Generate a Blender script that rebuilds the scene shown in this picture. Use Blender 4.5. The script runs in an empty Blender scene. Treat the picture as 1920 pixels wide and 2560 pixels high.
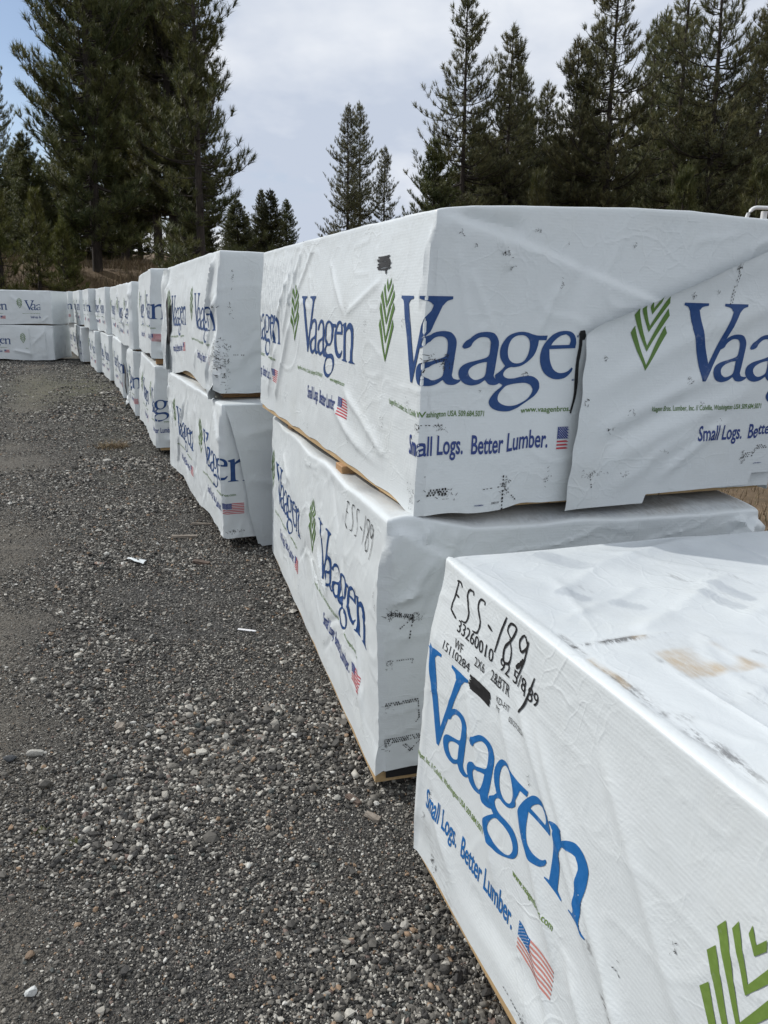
import bpy, bmesh, math, random
import numpy as np
from mathutils import Matrix, Vector
from mathutils.geometry import tessellate_polygon

R = math.radians
scene = bpy.context.scene
COL = scene.collection

# ------------------------------------------------------------------ camera, world, sun
cam_d = bpy.data.cameras.new('camera')
cam = bpy.data.objects.new('camera', cam_d)
COL.objects.link(cam)
cam_d.sensor_fit = 'HORIZONTAL'
cam_d.sensor_width = 36.0
cam_d.lens = 36.0 * 1865 / 1920
cam_d.clip_start = 0.05
cam_d.clip_end = 2000
cam.matrix_world = Matrix.Translation((0, 0, 1.45)) @ Matrix.Rotation(R(74.7), 4, 'X') @ Matrix.Rotation(R(1.2), 4, 'Z')
scene.camera = cam

SUN_EL, SUN_AZ = R(40), math.atan2(-0.905, 0.417)      # azimuth clockwise from +Y
to_sun = Vector((math.sin(SUN_AZ) * math.cos(SUN_EL), math.cos(SUN_AZ) * math.cos(SUN_EL), math.sin(SUN_EL)))

world = bpy.data.worlds.new('World')
scene.world = world
world.use_nodes = True
nt = world.node_tree
nt.nodes.clear()
def wn(t, **k):
    n = nt.nodes.new(t)
    for a, b in k.items(): setattr(n, a, b)
    return n
out = wn('ShaderNodeOutputWorld')
sky = wn('ShaderNodeTexSky', sky_type='NISHITA', sun_disc=False, sun_elevation=SUN_EL, sun_rotation=SUN_AZ,
         air_density=1.0, dust_density=1.0, ozone_density=1.5, altitude=500)
bg_sky = wn('ShaderNodeBackground'); bg_sky.inputs['Strength'].default_value = 0.11
nt.links.new(sky.outputs[0], bg_sky.inputs[0])
bg_cl = wn('ShaderNodeBackground'); bg_cl.inputs['Strength'].default_value = 1.0
tc = wn('ShaderNodeTexCoord')
sep = wn('ShaderNodeSeparateXYZ'); nt.links.new(tc.outputs['Generated'], sep.inputs[0])
# cloud layer as seen on a plane overhead: direction / (z + k)
zk = wn('ShaderNodeMath', operation='ADD'); zk.inputs[1].default_value = 0.32; nt.links.new(sep.outputs[2], zk.inputs[0])
zk2 = wn('ShaderNodeMath', operation='MAXIMUM'); zk2.inputs[1].default_value = 0.05; nt.links.new(zk.outputs[0], zk2.inputs[0])
dv = wn('ShaderNodeVectorMath', operation='DIVIDE'); nt.links.new(tc.outputs['Generated'], dv.inputs[0]); nt.links.new(zk2.outputs[0], dv.inputs[1])
n1 = wn('ShaderNodeTexNoise'); n1.inputs['Scale'].default_value = 1.7; n1.inputs['Detail'].default_value = 7; n1.inputs['Roughness'].default_value = 0.55; n1.inputs['Distortion'].default_value = 0.4
mp1 = wn('ShaderNodeMapping'); mp1.inputs['Location'].default_value = (3.1, 1.7, 0.4); nt.links.new(dv.outputs[0], mp1.inputs[0]); nt.links.new(mp1.outputs[0], n1.inputs['Vector'])
# clearer toward the upper left (west) : direction dot
dt = wn('ShaderNodeVectorMath', operation='DOT_PRODUCT'); nt.links.new(tc.outputs['Generated'], dt.inputs[0])
dt.inputs[1].default_value = (-0.50, 0.78, 0.37)
gap = wn('ShaderNodeMapRange'); gap.inputs[1].default_value = 0.91; gap.inputs[2].default_value = 1.0; gap.inputs[3].default_value = 0.0; gap.inputs[4].default_value = 0.46
nt.links.new(dt.outputs['Value'], gap.inputs[0])
cov = wn('ShaderNodeMath', operation='SUBTRACT'); nt.links.new(n1.outputs['Fac'], cov.inputs[0]); nt.links.new(gap.outputs[0], cov.inputs[1])
ramp = wn('ShaderNodeMapRange', interpolation_type='SMOOTHSTEP'); ramp.inputs[1].default_value = 0.16; ramp.inputs[2].default_value = 0.36; ramp.inputs[3].default_value = 0.12; ramp.inputs[4].default_value = 1.0
nt.links.new(cov.outputs[0], ramp.inputs[0])
n2 = wn('ShaderNodeTexNoise'); n2.inputs['Scale'].default_value = 1.25; n2.inputs['Detail'].default_value = 6; n2.inputs['Roughness'].default_value = 0.52
mp2 = wn('ShaderNodeMapping'); mp2.inputs['Location'].default_value = (7.3, 2.2, 1.0); nt.links.new(dv.outputs[0], mp2.inputs[0]); nt.links.new(mp2.outputs[0], n2.inputs['Vector'])
cr = wn('ShaderNodeValToRGB'); nt.links.new(n2.outputs['Fac'], cr.inputs[0])
cr.color_ramp.elements[0].position = 0.40; cr.color_ramp.elements[0].color = (0.57, 0.635, 0.755, 1)
cr.color_ramp.elements[1].position = 0.60; cr.color_ramp.elements[1].color = (0.98, 1.0, 1.03, 1)
nt.links.new(cr.outputs[0], bg_cl.inputs[0])
mx = wn('ShaderNodeMixShader'); nt.links.new(ramp.outputs[0], mx.inputs[0]); nt.links.new(bg_sky.outputs[0], mx.inputs[1]); nt.links.new(bg_cl.outputs[0], mx.inputs[2])
nt.links.new(mx.outputs[0], out.inputs[0])

sun_d = bpy.data.lights.new('sun', 'SUN')
sun_d.energy = 3.15
sun_d.angle = R(0.7)
sun_d.color = (1.0, 0.965, 0.91)
sun = bpy.data.objects.new('sun', sun_d)
COL.objects.link(sun)
sun.rotation_euler = (-to_sun).to_track_quat('-Z', 'Y').to_euler()
sun.location = (-20, 10, 25)

scene.view_settings.view_transform = 'Standard'
scene.view_settings.look = 'None'
scene.view_settings.exposure = 0.0
scene.view_settings.gamma = 1.0
scene.cycles.max_bounces = 6
scene.cycles.diffuse_bounces = 3
scene.cycles.transparent_max_bounces = 4

# ------------------------------------------------------------------ helpers
def mesh_obj(name, verts, faces, mats, midx=None, parent=None, smooth=True):
    """faces: (n,3)/(n,4) array or list of arrays of those"""
    me = bpy.data.meshes.new(name)
    verts = np.asarray(verts, dtype=np.float32)
    if isinstance(faces, np.ndarray): faces = [faces]
    faces = [np.asarray(f, dtype=np.int32) for f in faces if len(f)]
    nl = sum(f.size for f in faces); nf = sum(len(f) for f in faces)
    me.vertices.add(len(verts)); me.vertices.foreach_set('co', verts.ravel())
    me.loops.add(nl); me.loops.foreach_set('vertex_index', np.concatenate([f.ravel() for f in faces]))
    me.polygons.add(nf)
    tot = np.concatenate([np.full(len(f), f.shape[1], dtype=np.int32) for f in faces])
    st = np.concatenate([[0], np.cumsum(tot)[:-1]]).astype(np.int32)
    me.polygons.foreach_set('loop_start', st); me.polygons.foreach_set('loop_total', tot)
    if midx is not None: me.polygons.foreach_set('material_index', np.asarray(midx, dtype=np.int32))
    sm = np.full(nf, bool(smooth)) if isinstance(smooth, bool) else np.asarray(smooth, dtype=bool)
    me.polygons.foreach_set('use_smooth', sm)
    for m in (mats if isinstance(mats, (list, tuple)) else [mats]): me.materials.append(m)
    me.update(calc_edges=True); me.validate()
    o = bpy.data.objects.new(name, me)
    COL.objects.link(o)
    if parent: o.parent = parent
    return o

def empty(name, loc, rz=0.0):
    o = bpy.data.objects.new(name, None)
    o.empty_display_size = 0.2
    COL.objects.link(o)
    o.location = loc; o.rotation_euler = (0, 0, rz)
    return o

def tag(o, label=None, cat=None, group=None, kind=None):
    if label: o['label'] = label
    if cat: o['category'] = cat
    if group: o['group'] = group
    if kind: o['kind'] = kind
    return o

class NB:
    """tiny node builder"""
    def __init__(s, name):
        s.m = bpy.data.materials.new(name); s.m.use_nodes = True
        s.t = s.m.node_tree; s.t.nodes.clear()
        s.out = s.n('ShaderNodeOutputMaterial'); s.p = s.n('ShaderNodeBsdfPrincipled')
        s.l(s.p.outputs[0], s.out.inputs[0])
    def n(s, t, **k):
        x = s.t.nodes.new(t)
        for a, b in k.items(): setattr(x, a, b)
        return x
    def l(s, a, b): s.t.links.new(a, b)
    def ramp(s, fac, stops, interp='LINEAR'):
        r = s.n('ShaderNodeValToRGB'); r.color_ramp.interpolation = interp
        e = r.color_ramp.elements
        while len(e) < len(stops): e.new(0.5)
        for i, (p, c) in enumerate(stops):
            e[i].position = p; e[i].color = (*c, 1) if len(c) == 3 else c
        s.l(fac, r.inputs[0]); return r.outputs[0]
    def noise(s, scale, detail=4, rough=0.55, vec=None, dist=0.0):
        n = s.n('ShaderNodeTexNoise'); n.inputs['Scale'].default_value = scale; n.inputs['Detail'].default_value = detail
        n.inputs['Roughness'].default_value = rough; n.inputs['Distortion'].default_value = dist
        if vec is not None: s.l(vec, n.inputs['Vector'])
        return n.outputs['Fac']
    def mix(s, fac, a, b, blend='MIX'):
        m = s.n('ShaderNodeMix', data_type='RGBA', blend_type=blend)
        for i, v in ((0, fac), (6, a), (7, b)):
            if isinstance(v, (int, float)): m.inputs[i].default_value = v
            elif isinstance(v, tuple): m.inputs[i].default_value = (*v, 1)
            else: s.l(v, m.inputs[i])
        return m.outputs[2]
    def math(s, op, a, b=None):
        m = s.n('ShaderNodeMath', operation=op)
        for i, v in ((0, a), (1, b)):
            if v is None: continue
            if isinstance(v, (int, float)): m.inputs[i].default_value = v
            else: s.l(v, m.inputs[i])
        return m.outputs[0]
    def bump(s, h, strength, dist, normal=None):
        b = s.n('ShaderNodeBump'); b.inputs['Strength'].default_value = strength; b.inputs['Distance'].default_value = dist
        s.l(h, b.inputs['Height'])
        if normal is not None: s.l(normal, b.inputs['Normal'])
        return b.outputs[0]
    def obj(s): return s.n('ShaderNodeTexCoord').outputs['Object']
    def set(s, **k):
        for a, v in k.items():
            i = s.p.inputs[a.replace('_', ' ')]
            if isinstance(v, (int, float)): i.default_value = v
            elif isinstance(v, tuple): i.default_value = (*v, 1)
            else: s.l(v, i)

def mapped(nb, vec, scale):
    m = nb.n('ShaderNodeMapping'); m.inputs['Scale'].default_value = scale; nb.l(vec, m.inputs[0]); return m.outputs[0]

# ------------------------------------------------------------------ materials
def wrap_material(name, base):
    b = NB(name); v = b.obj()
    soft = b.noise(7, 5, 0.6, v)
    col = b.mix(b.math('MULTIPLY', soft, 0.35), base, tuple(c * k for c, k in zip(base, (0.84, 0.87, 0.86))))
    at = b.n('ShaderNodeAttribute', attribute_name='dirt')
    streak = b.noise(95, 6, 0.75, mapped(b, v, (1.0, 0.22, 1.0)))
    dm = b.math('MULTIPLY', at.outputs['Fac'], b.ramp(streak, [(0.44, (0, 0, 0)), (0.58, (1, 1, 1))]))
    dm = b.math('ADD', dm, b.math('MULTIPLY', b.math('MAXIMUM', b.math('SUBTRACT', at.outputs['Fac'], 1.0), 0.0), 0.8))
    dmc = b.n('ShaderNodeClamp'); b.l(dm, dmc.inputs[0]); dm = dmc.outputs[0]
    col = b.mix(dm, col, (0.09, 0.085, 0.08))
    at2 = b.n('ShaderNodeAttribute', attribute_name='rust')
    col = b.mix(b.math('MULTIPLY', at2.outputs['Fac'], b.ramp(streak, [(0.3, (0.25, 0.25, 0.25)), (0.6, (1, 1, 1))])), col, (0.42, 0.30, 0.15))
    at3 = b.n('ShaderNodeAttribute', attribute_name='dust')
    col = b.mix(b.math('MULTIPLY', at3.outputs['Fac'], b.ramp(b.noise(6, 6, 0.7, mapped(b, v, (1.0, 0.5, 1.0))), [(0.25, (0.35, 0.35, 0.35)), (0.7, (1, 1, 1))])), col, (0.40, 0.435, 0.465))  # dust grey that also tones down the sunlit top, put into the colour
    # faint grime low down and in patches
    gr = b.ramp(b.noise(3.2, 6, 0.7, v), [(0.52, (0, 0, 0)), (0.75, (0.22, 0.22, 0.22))])
    col = b.mix(gr, col, (0.50, 0.51, 0.47))
    h1 = b.noise(34, 4, 0.6, v, 0.6)
    h2 = b.noise(150, 3, 0.6, v)
    ds = b.n('ShaderNodeTexNoise'); ds.inputs['Scale'].default_value = 5; ds.inputs['Detail'].default_value = 3; b.l(v, ds.inputs['Vector'])
    va = b.n('ShaderNodeVectorMath', operation='MULTIPLY_ADD'); b.l(ds.outputs['Color'], va.inputs[0]); va.inputs[1].default_value = (0.16, 0.16, 0.16); b.l(v, va.inputs[2])
    cre = []
    for sc_, th_ in ((5.0, 0.035), (11.0, 0.05)):
        ve = b.n('ShaderNodeTexVoronoi', feature='DISTANCE_TO_EDGE'); ve.inputs['Scale'].default_value = sc_; b.l(va.outputs[0], ve.inputs['Vector'])
        cre.append(b.ramp(ve.outputs['Distance'], [(0.0, (1, 1, 1)), (th_, (0, 0, 0))]))
    crm = b.ramp(b.noise(3.5, 3, 0.6, v), [(0.42, (0, 0, 0)), (0.62, (1, 1, 1))])
    crease = b.math('MULTIPLY', b.math('ADD', cre[0], b.math('MULTIPLY', cre[1], 0.6)), crm)
    wv = b.n('ShaderNodeTexWave', wave_type='BANDS', bands_direction='Z'); wv.inputs['Scale'].default_value = 38; wv.inputs['Distortion'].default_value = 2.5; wv.inputs['Detail'].default_value = 2; b.l(v, wv.inputs['Vector'])
    h0 = b.noise(11, 6, 0.68, v, 1.2)
    nrm = b.bump(crease, 0.30, 0.0028)
    nrm = b.bump(h0, 0.22, 0.008, nrm)
    nrm = b.bump(h1, 0.22, 0.003, nrm)
    nrm = b.bump(h2, 0.14, 0.0010, nrm)
    nrm = b.bump(wv.outputs['Fac'], 0.06, 0.002, nrm)
    b.set(Base_Color=col, Roughness=b.ramp(soft, [(0.3, (0.30, 0.30, 0.30)), (0.7, (0.46, 0.46, 0.46))]), Normal=nrm)
    b.p.inputs['Specular IOR Level'].default_value = 0.5
    return b.m
M = {}
M['wrap'] = wrap_material('white_wrap', (0.635, 0.672, 0.688))
def ink(name, c, rough=0.45):
    b = NB(name); v = b.obj()
    n = b.noise(90, 4, 0.7, v)
    col = b.mix(b.ramp(n, [(0.45, (0, 0, 0)), (0.8, (0.35, 0.35, 0.35))]), c, tuple(min(1, x * 1.5 + 0.03) for x in c))
    sc_ = b.ramp(b.noise(22, 7, 0.72, v), [(0.60, (0, 0, 0)), (0.70, (0.55, 0.55, 0.55))])
    col = b.mix(sc_, col, tuple(0.6 * x + 0.22 for x in c)) if name != 'black_ink' else col
    b.set(Base_Color=col, Roughness=rough)
    b.p.inputs['Specular IOR Level'].default_value = 0.35
    return b.m
M['blue'] = ink('royal_blue_ink', (0.010, 0.048, 0.165))
M['light_blue'] = ink('bright_blue_ink', (0.012, 0.115, 0.33))
M['green'] = ink('leaf_green_ink', (0.085, 0.165, 0.035))
M['light_green'] = ink('bright_green_ink', (0.135, 0.215, 0.045))
M['navy'] = ink('navy_ink', (0.022, 0.045, 0.18))
M['red'] = ink('red_ink', (0.42, 0.045, 0.06))
M['pale_red'] = ink('faded_red_ink', (0.48, 0.20, 0.17))
M['black'] = ink('black_ink', (0.012, 0.012, 0.013), 0.6)
M['print_white'] = ink('white_ink', (0.75, 0.75, 0.76))

def wood_material(name, a, c, scale=(60, 3, 60)):
    b = NB(name); v = b.obj()
    n = b.noise(1.0, 6, 0.6, mapped(b, v, scale), 0.5)
    n2 = b.noise(5, 3, 0.5, v)
    col = b.mix(b.ramp(n, [(0.3, (0, 0, 0)), (0.7, (1, 1, 1))]), a, c)
    col = b.mix(b.math('MULTIPLY', n2, 0.4), col, tuple(x * 0.6 for x in a))
    b.set(Base_Color=col, Roughness=0.75, Normal=b.bump(n, 0.4, 0.003))
    return b.m
M['lumber'] = wood_material('fresh_lumber', (0.40, 0.27, 0.13), (0.52, 0.37, 0.20))
M['bearer'] = wood_material('bearer_wood', (0.36, 0.20, 0.09), (0.48, 0.30, 0.15), (50, 50, 3))
M['grey_wood'] = wood_material('weathered_wood', (0.20, 0.17, 0.14), (0.34, 0.30, 0.25), (40, 3, 40))
M['bark_chip'] = wood_material('bark_chip', (0.07, 0.05, 0.04), (0.17, 0.12, 0.09), (40, 5, 40))
b = NB('black_liner'); b.set(Base_Color=(0.008, 0.008, 0.009), Roughness=0.7, Normal=b.bump(b.noise(40, 4, 0.6, b.obj()), 0.3, 0.01)); M['liner'] = b.m
b = NB('white_paint'); b.set(Base_Color=b.mix(b.ramp(b.noise(25, 5, 0.7, b.obj()), [(0.55, (0, 0, 0)), (0.75, (0.5, 0.5, 0.5))]), (0.72, 0.73, 0.73), (0.45, 0.42, 0.38)), Roughness=0.4); M['white_paint'] = b.m
b = NB('dark_rubber'); b.set(Base_Color=(0.02, 0.02, 0.02), Roughness=0.8); M['rubber'] = b.m

# gravel stones
b = NB('gravel_stone')
ri = b.n('ShaderNodeNewGeometry').outputs['Random Per Island']
c = b.ramp(ri, [(0.0, (0.026, 0.025, 0.024)), (0.17, (0.050, 0.047, 0.042)), (0.38, (0.088, 0.082, 0.071)), (0.56, (0.145, 0.135, 0.117)), (0.69, (0.30, 0.283, 0.248)),
                (0.81, (0.46, 0.44, 0.39)), (0.905, (0.56, 0.55, 0.51)), (0.925, (0.28, 0.19, 0.12)), (0.95, (0.17, 0.12, 0.10)), (0.965, (0.05, 0.058, 0.055)), (1.0, (0.12, 0.12, 0.12))], 'CONSTANT')
v = b.obj()
nn = b.noise(260, 4, 0.65, v)
c = b.mix(b.ramp(nn, [(0.45, (0, 0, 0)), (0.8, (0.4, 0.4, 0.4))]), c, (0.122, 0.115, 0.103))
b.set(Base_Color=c, Roughness=0.78, Normal=b.bump(nn, 0.5, 0.002)); M['stone'] = b.m

# the one ground sheet: gravel yard, moss patch, straw-brown slope
b = NB('ground_gravel'); v = b.obj()
vo = b.n('ShaderNodeTexVoronoi', feature='F1'); vo.inputs['Scale'].default_value = 85; b.l(v, vo.inputs['Vector'])
vo2 = b.n('ShaderNodeTexVoronoi', feature='F1'); vo2.inputs['Scale'].default_value = 190; b.l(v, vo2.inputs['Vector'])
s1 = b.n('ShaderNodeSeparateColor'); b.l(vo.outputs['Color'], s1.inputs[0])
s2 = b.n('ShaderNodeSeparateColor'); b.l(vo2.outputs['Color'], s2.inputs[0])
stones = [(0.0, (0.028, 0.028, 0.029)), (0.35, (0.055, 0.055, 0.056)), (0.6, (0.09, 0.089, 0.086)), (0.78, (0.14, 0.138, 0.13)), (0.9, (0.24, 0.235, 0.22)), (0.965, (0.46, 0.45, 0.42))]
g = b.mix(0.45, b.ramp(s1.outputs[0], stones, 'CONSTANT'), b.ramp(s2.outputs[0], stones, 'CONSTANT'))
fines = b.ramp(b.noise(0.55, 5, 0.6, v), [(0.42, (0, 0, 0)), (0.62, (0.75, 0.75, 0.75))])
g = b.mix(0.45, g, (0.032, 0.030, 0.027))
tk = b.n('ShaderNodeAttribute', attribute_name='track')
g = b.mix(b.math('MULTIPLY', fines, 0.6), g, (0.098, 0.088, 0.071))
g = b.mix(b.math('MULTIPLY', tk.outputs['Fac'], 0.7), g, (0.135, 0.120, 0.095))
dark = b.ramp(b.noise(1.4, 6, 0.65, mapped(b, v, (0.5, 2.2, 1))), [(0.52, (0, 0, 0)), (0.72, (0.6, 0.6, 0.6))])
g = b.mix(dark, g, (0.035, 0.034, 0.032))
mo = b.n('ShaderNodeAttribute', attribute_name='moss')
g = b.mix(b.math('MULTIPLY', mo.outputs['Fac'], b.ramp(b.noise(7, 6, 0.7, v), [(0.35, (0, 0, 0)), (0.65, (0.85, 0.85, 0.85))])), g, (0.082, 0.082, 0.030))
st = b.n('ShaderNodeAttribute', attribute_name='straw')
straw = b.ramp(b.noise(2.2, 7, 0.75, v), [(0.25, (0.060, 0.042, 0.022)), (0.5, (0.14, 0.095, 0.052)), (0.75, (0.26, 0.185, 0.11))])
g = b.mix(st.outputs['Fac'], g, straw)
hh = b.math('ADD', b.math('MULTIPLY', vo.outputs['Distance'], -1.0), b.math('MULTIPLY', vo2.outputs['Distance'], -0.5))
nrm = b.bump(hh, 0.9, 0.012)
nrm = b.bump(b.noise(6, 5, 0.6, v), 0.5, 0.04, nrm)
b.set(Base_Color=g, Roughness=0.9, Normal=nrm); M['ground'] = b.m

# trees
def needle_material(name, c1, c2, c3):
    b = NB(name)
    ri = b.n('ShaderNodeNewGeometry').outputs['Random Per Island']
    oi = b.n('ShaderNodeObjectInfo').outputs['Random']
    c = b.ramp(ri, [(0.0, c1), (0.55, c2), (1.0, c3)])
    cl = b.noise(0.55, 3, 0.6, b.obj())
    c = b.mix(b.ramp(cl, [(0.42, (0, 0, 0)), (0.62, (0.75, 0.75, 0.75))]), c, c3)
    hs = b.n('ShaderNodeHueSaturation'); b.l(c, hs.inputs['Color'])
    b.l(b.math('ADD', b.math('MULTIPLY', oi, 0.3), 0.85), hs.inputs['Value'])
    b.l(b.math('ADD', b.math('MULTIPLY', oi, 0.03), 0.485), hs.inputs['Hue'])
    b.set(Base_Color=hs.outputs[0], Roughness=0.55)
    b.p.inputs['Specular IOR Level'].default_value = 0.35
    tr = b.n('ShaderNodeBsdfTranslucent'); b.l(hs.outputs[0], tr.inputs[0])
    mx = b.n('ShaderNodeMixShader'); mx.inputs[0].default_value = 0.34
    b.l(b.p.outputs[0], mx.inputs[1]); b.l(tr.outputs[0], mx.inputs[2]); b.l(mx.outputs[0], b.out.inputs[0])
    return b.m
M['needles'] = needle_material('pine_needles', (0.042, 0.056, 0.022), (0.070, 0.084, 0.030), (0.118, 0.114, 0.038))
M['needles_grey'] = needle_material('grey_green_needles', (0.066, 0.080, 0.044), (0.104, 0.116, 0.056), (0.160, 0.150, 0.062))
M['needles_young'] = needle_material('young_green_needles', (0.070, 0.092, 0.022), (0.110, 0.132, 0.032), (0.16, 0.16, 0.046))
b = NB('pine_bark'); v = b.obj()
n = b.noise(3.0, 6, 0.7, mapped(b, v, (6, 6, 1.2)))
b.set(Base_Color=b.ramp(n, [(0.3, (0.016, 0.013, 0.011)), (0.55, (0.042, 0.033, 0.027)), (0.8, (0.085, 0.062, 0.045))]), Roughness=0.95, Normal=b.bump(n, 0.8, 0.03)); M['bark'] = b.m
b = NB('straw_blades')
c = b.ramp(b.n('ShaderNodeNewGeometry').outputs['Random Per Island'], [(0, (0.07, 0.05, 0.025)), (0.5, (0.16, 0.11, 0.06)), (0.85, (0.27, 0.20, 0.11)), (1, (0.08, 0.09, 0.03))])
b.set(Base_Color=c, Roughness=0.8); M['straw'] = b.m

# ------------------------------------------------------------------ numeric noise
def hash2(ix, iy, seed):
    h = (ix.astype(np.int64) * 374761393 + iy.astype(np.int64) * 668265263 + seed * 1442695041) & 0x7fffffff
    h = ((h ^ (h >> 13)) * 1274126177) & 0x7fffffff
    return ((h ^ (h >> 16)) & 0xffff) / 65535.0
def vnoise(x, y, seed=0):
    ix = np.floor(x); iy = np.floor(y); fx = x - ix; fy = y - iy
    fx = fx * fx * fx * (fx * (fx * 6 - 15) + 10); fy = fy * fy * fy * (fy * (fy * 6 - 15) + 10)
    a = hash2(ix, iy, seed); b_ = hash2(ix + 1, iy, seed); c_ = hash2(ix, iy + 1, seed); d = hash2(ix + 1, iy + 1, seed)
    return (a * (1 - fx) + b_ * fx) * (1 - fy) + (c_ * (1 - fx) + d * fx) * fy - 0.5
def fbm(x, y, seed=0, oct=4):
    s = 0; a = 1.0
    for o in range(oct):
        s = s + a * vnoise(x, y, seed + 17 * o); x = x * 2.03 + 5.1; y = y * 2.03 + 3.7; a *= 0.5
    return s
def crumple(x, y, seed, f=5.0, n=6):
    """paper-like facets: triangle waves in random directions, warped and masked by noise"""
    rng = np.random.RandomState(seed)
    wx = x + 0.10 * fbm(x * 3, y * 3, seed + 3, 2); wy = y + 0.10 * fbm(x * 3 + 9, y * 3, seed + 4, 2)
    s = 0
    for i in range(n):
        a = rng.rand() * math.pi; fr = f * (0.6 + 1.2 * rng.rand()); ph = rng.rand() * 9
        t = (wx * math.cos(a) + wy * math.sin(a)) * fr + ph
        tri = np.abs((t % 1.0) - 0.5) * 2 - 0.5
        mask = np.clip(0.5 + 2.2 * vnoise(x * 2.2 + i * 7.7, y * 2.2 + i * 3.1, seed + 11 + i), 0, 1)
        s = s + tri * mask * (f / fr)
    return s / n
def seg_dist(x, y, x0, y0, x1, y1):
    dx, dy = x1 - x0, y1 - y0; L2 = dx * dx + dy * dy
    t = ((x - x0) * dx + (y - y0) * dy) / L2
    tc_ = np.clip(t, 0, 1)
    d = np.hypot(x - x0 - tc_ * dx, y - y0 - tc_ * dy)
    side = ((x - x0) * dy - (y - y0) * dx) / math.sqrt(L2)
    return d, t, side
def sstep(a, b_, x):
    t = np.clip((x - a) / (b_ - a), 0, 1); return t * t * (3 - 2 * t)

# ------------------------------------------------------------------ printed artwork (2-D templates)
def smooth_poly(pts, corner=48, sub=5):
    """closed Catmull-Rom through traced points, keeping sharp corners sharp"""
    P = [np.array(p, float) for p in pts]; n = len(P); out_ = []
    sharp = []
    for i in range(n):
        a = P[i] - P[i - 1]; b_ = P[(i + 1) % n] - P[i]
        ang = abs(math.degrees(math.atan2(a[0] * b_[1] - a[1] * b_[0], a @ b_)))
        sharp.append(ang > corner)
    for i in range(n):
        p1, p2 = P[i], P[(i + 1) % n]
        p0 = P[i - 1] if not sharp[i] else p1 - (p2 - p1)
        p3 = P[(i + 2) % n] if not sharp[(i + 1) % n] else p2 + (p2 - p1)
        for k in range(sub):
            t = k / sub
            out_.append(0.5 * ((2 * p1) + (-p0 + p2) * t + (2 * p0 - 5 * p1 + 4 * p2 - p3) * t * t + (-p0 + 3 * p1 - 3 * p2 + p3) * t ** 3))
    return out_
def fill(loops):
    L3 = [[Vector((p[0], p[1], 0)) for p in lp] for lp in loops]
    tris = tessellate_polygon(L3)
    v = [(p.x, p.y) for lp in L3 for p in lp]
    return v, [tuple(t) for t in tris]
class Art:
    def __init__(s): s.bm = bmesh.new()
    def add(s, v2, tris, mi):
        vs = [s.bm.verts.new((p[0], p[1], 0)) for p in v2]
        for t in tris:
            if len(set(t)) < len(t): continue
            try:
                f = s.bm.faces.new([vs[i] for i in t]); f.material_index = mi
            except ValueError: pass
    def quad(s, pts, mi): s.add(pts, [tuple(range(len(pts)))], mi)
    def cut(s, step):
        xs = [v.co.x for v in s.bm.verts]; ys = [v.co.y for v in s.bm.verts]
        for ax, lo, hi in ((0, min(xs), max(xs)), (1, min(ys), max(ys))):
            k = math.ceil(lo / step) * step
            while k < hi:
                co = [0, 0, 0]; no = [0, 0, 0]; co[ax] = k; no[ax] = 1
                bmesh.ops.bisect_plane(s.bm, geom=s.bm.verts[:] + s.bm.edges[:] + s.bm.faces[:], dist=1e-6, plane_co=co, plane_no=no)
                k += step
    def data(s):
        bmesh.ops.triangulate(s.bm, faces=s.bm.faces[:])
        s.bm.verts.index_update()
        v = np.array([v.co[:2] for v in s.bm.verts], float).reshape(-1, 2)
        f = np.array([[w.index for w in f.verts] for f in s.bm.faces], int).reshape(-1, 3)
        m = np.array([f.material_index for f in s.bm.faces], int)
        s.bm.free()
        return v, f, m
def text_tris(body, width, height, bold=0.0, spacing=1.0, res=3):
    """text laid out with the built-in font, scaled to width x cap height"""
    cu = bpy.data.curves.new('text', 'FONT'); cu.body = body; cu.size = 1.0; cu.offset = bold; cu.resolution_u = res; cu.space_character = spacing
    o = bpy.data.objects.new('text', cu); COL.objects.link(o)
    dg = bpy.context.evaluated_depsgraph_get()
    me = bpy.data.meshes.new_from_object(o.evaluated_get(dg))
    me.calc_loop_triangles()
    v = np.array([p.co[:2] for p in me.vertices]).reshape(-1, 2); t = [tuple(x.vertices) for x in me.loop_triangles]
    bpy.data.objects.remove(o); bpy.data.curves.remove(cu); bpy.data.meshes.remove(me)
    w = v[:, 0].max() - v[:, 0].min()
    v = (v - [v[:, 0].min(), 0]) * [width / w, height / 0.73]
    return v, t

PRINT_MATS = ['wrap', 'blue', 'green', 'navy', 'red', 'print_white', 'black']
# logo letters traced in a 895-unit cap height frame, x from the V's left serif, y down from cap top
def K(pts, ox=0, oy=0, sx=1, sy=1): return [((x + ox) * sx, -(y + oy) * sy) for x, y in pts]
_V = [(0, 0), (300, 0), (300, 28), (235, 42), (208, 75), (214, 125), (398, 690), (588, 150), (592, 80), (565, 45), (500, 28), (500, 0), (781, 0), (781, 28), (730, 48), (692, 95), (668, 150), (385, 895), (345, 895), (108, 160), (80, 85), (50, 45), (0, 28)]
_a = [(275, 1605), (285, 1575), (310, 1540), (345, 1515), (360, 1500), (400, 1468), (450, 1448), (520, 1443), (580, 1460), (620, 1510), (634, 1570), (626, 1680), (612, 1850), (607, 1900), (624, 1935), (660, 1945), (697, 1943), (684, 1968), (640, 1995), (600, 2000), (556, 1988), (520, 1945), (470, 1982), (420, 2000), (370, 2003), (310, 1980), (270, 1930), (257, 1870), (275, 1815), (330, 1772), (420, 1743), (500, 1718), (540, 1692), (551, 1640), (550, 1560), (530, 1515), (490, 1497), (440, 1502), (400, 1530), (375, 1560), (362, 1592), (330, 1614), (295, 1622)]
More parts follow.
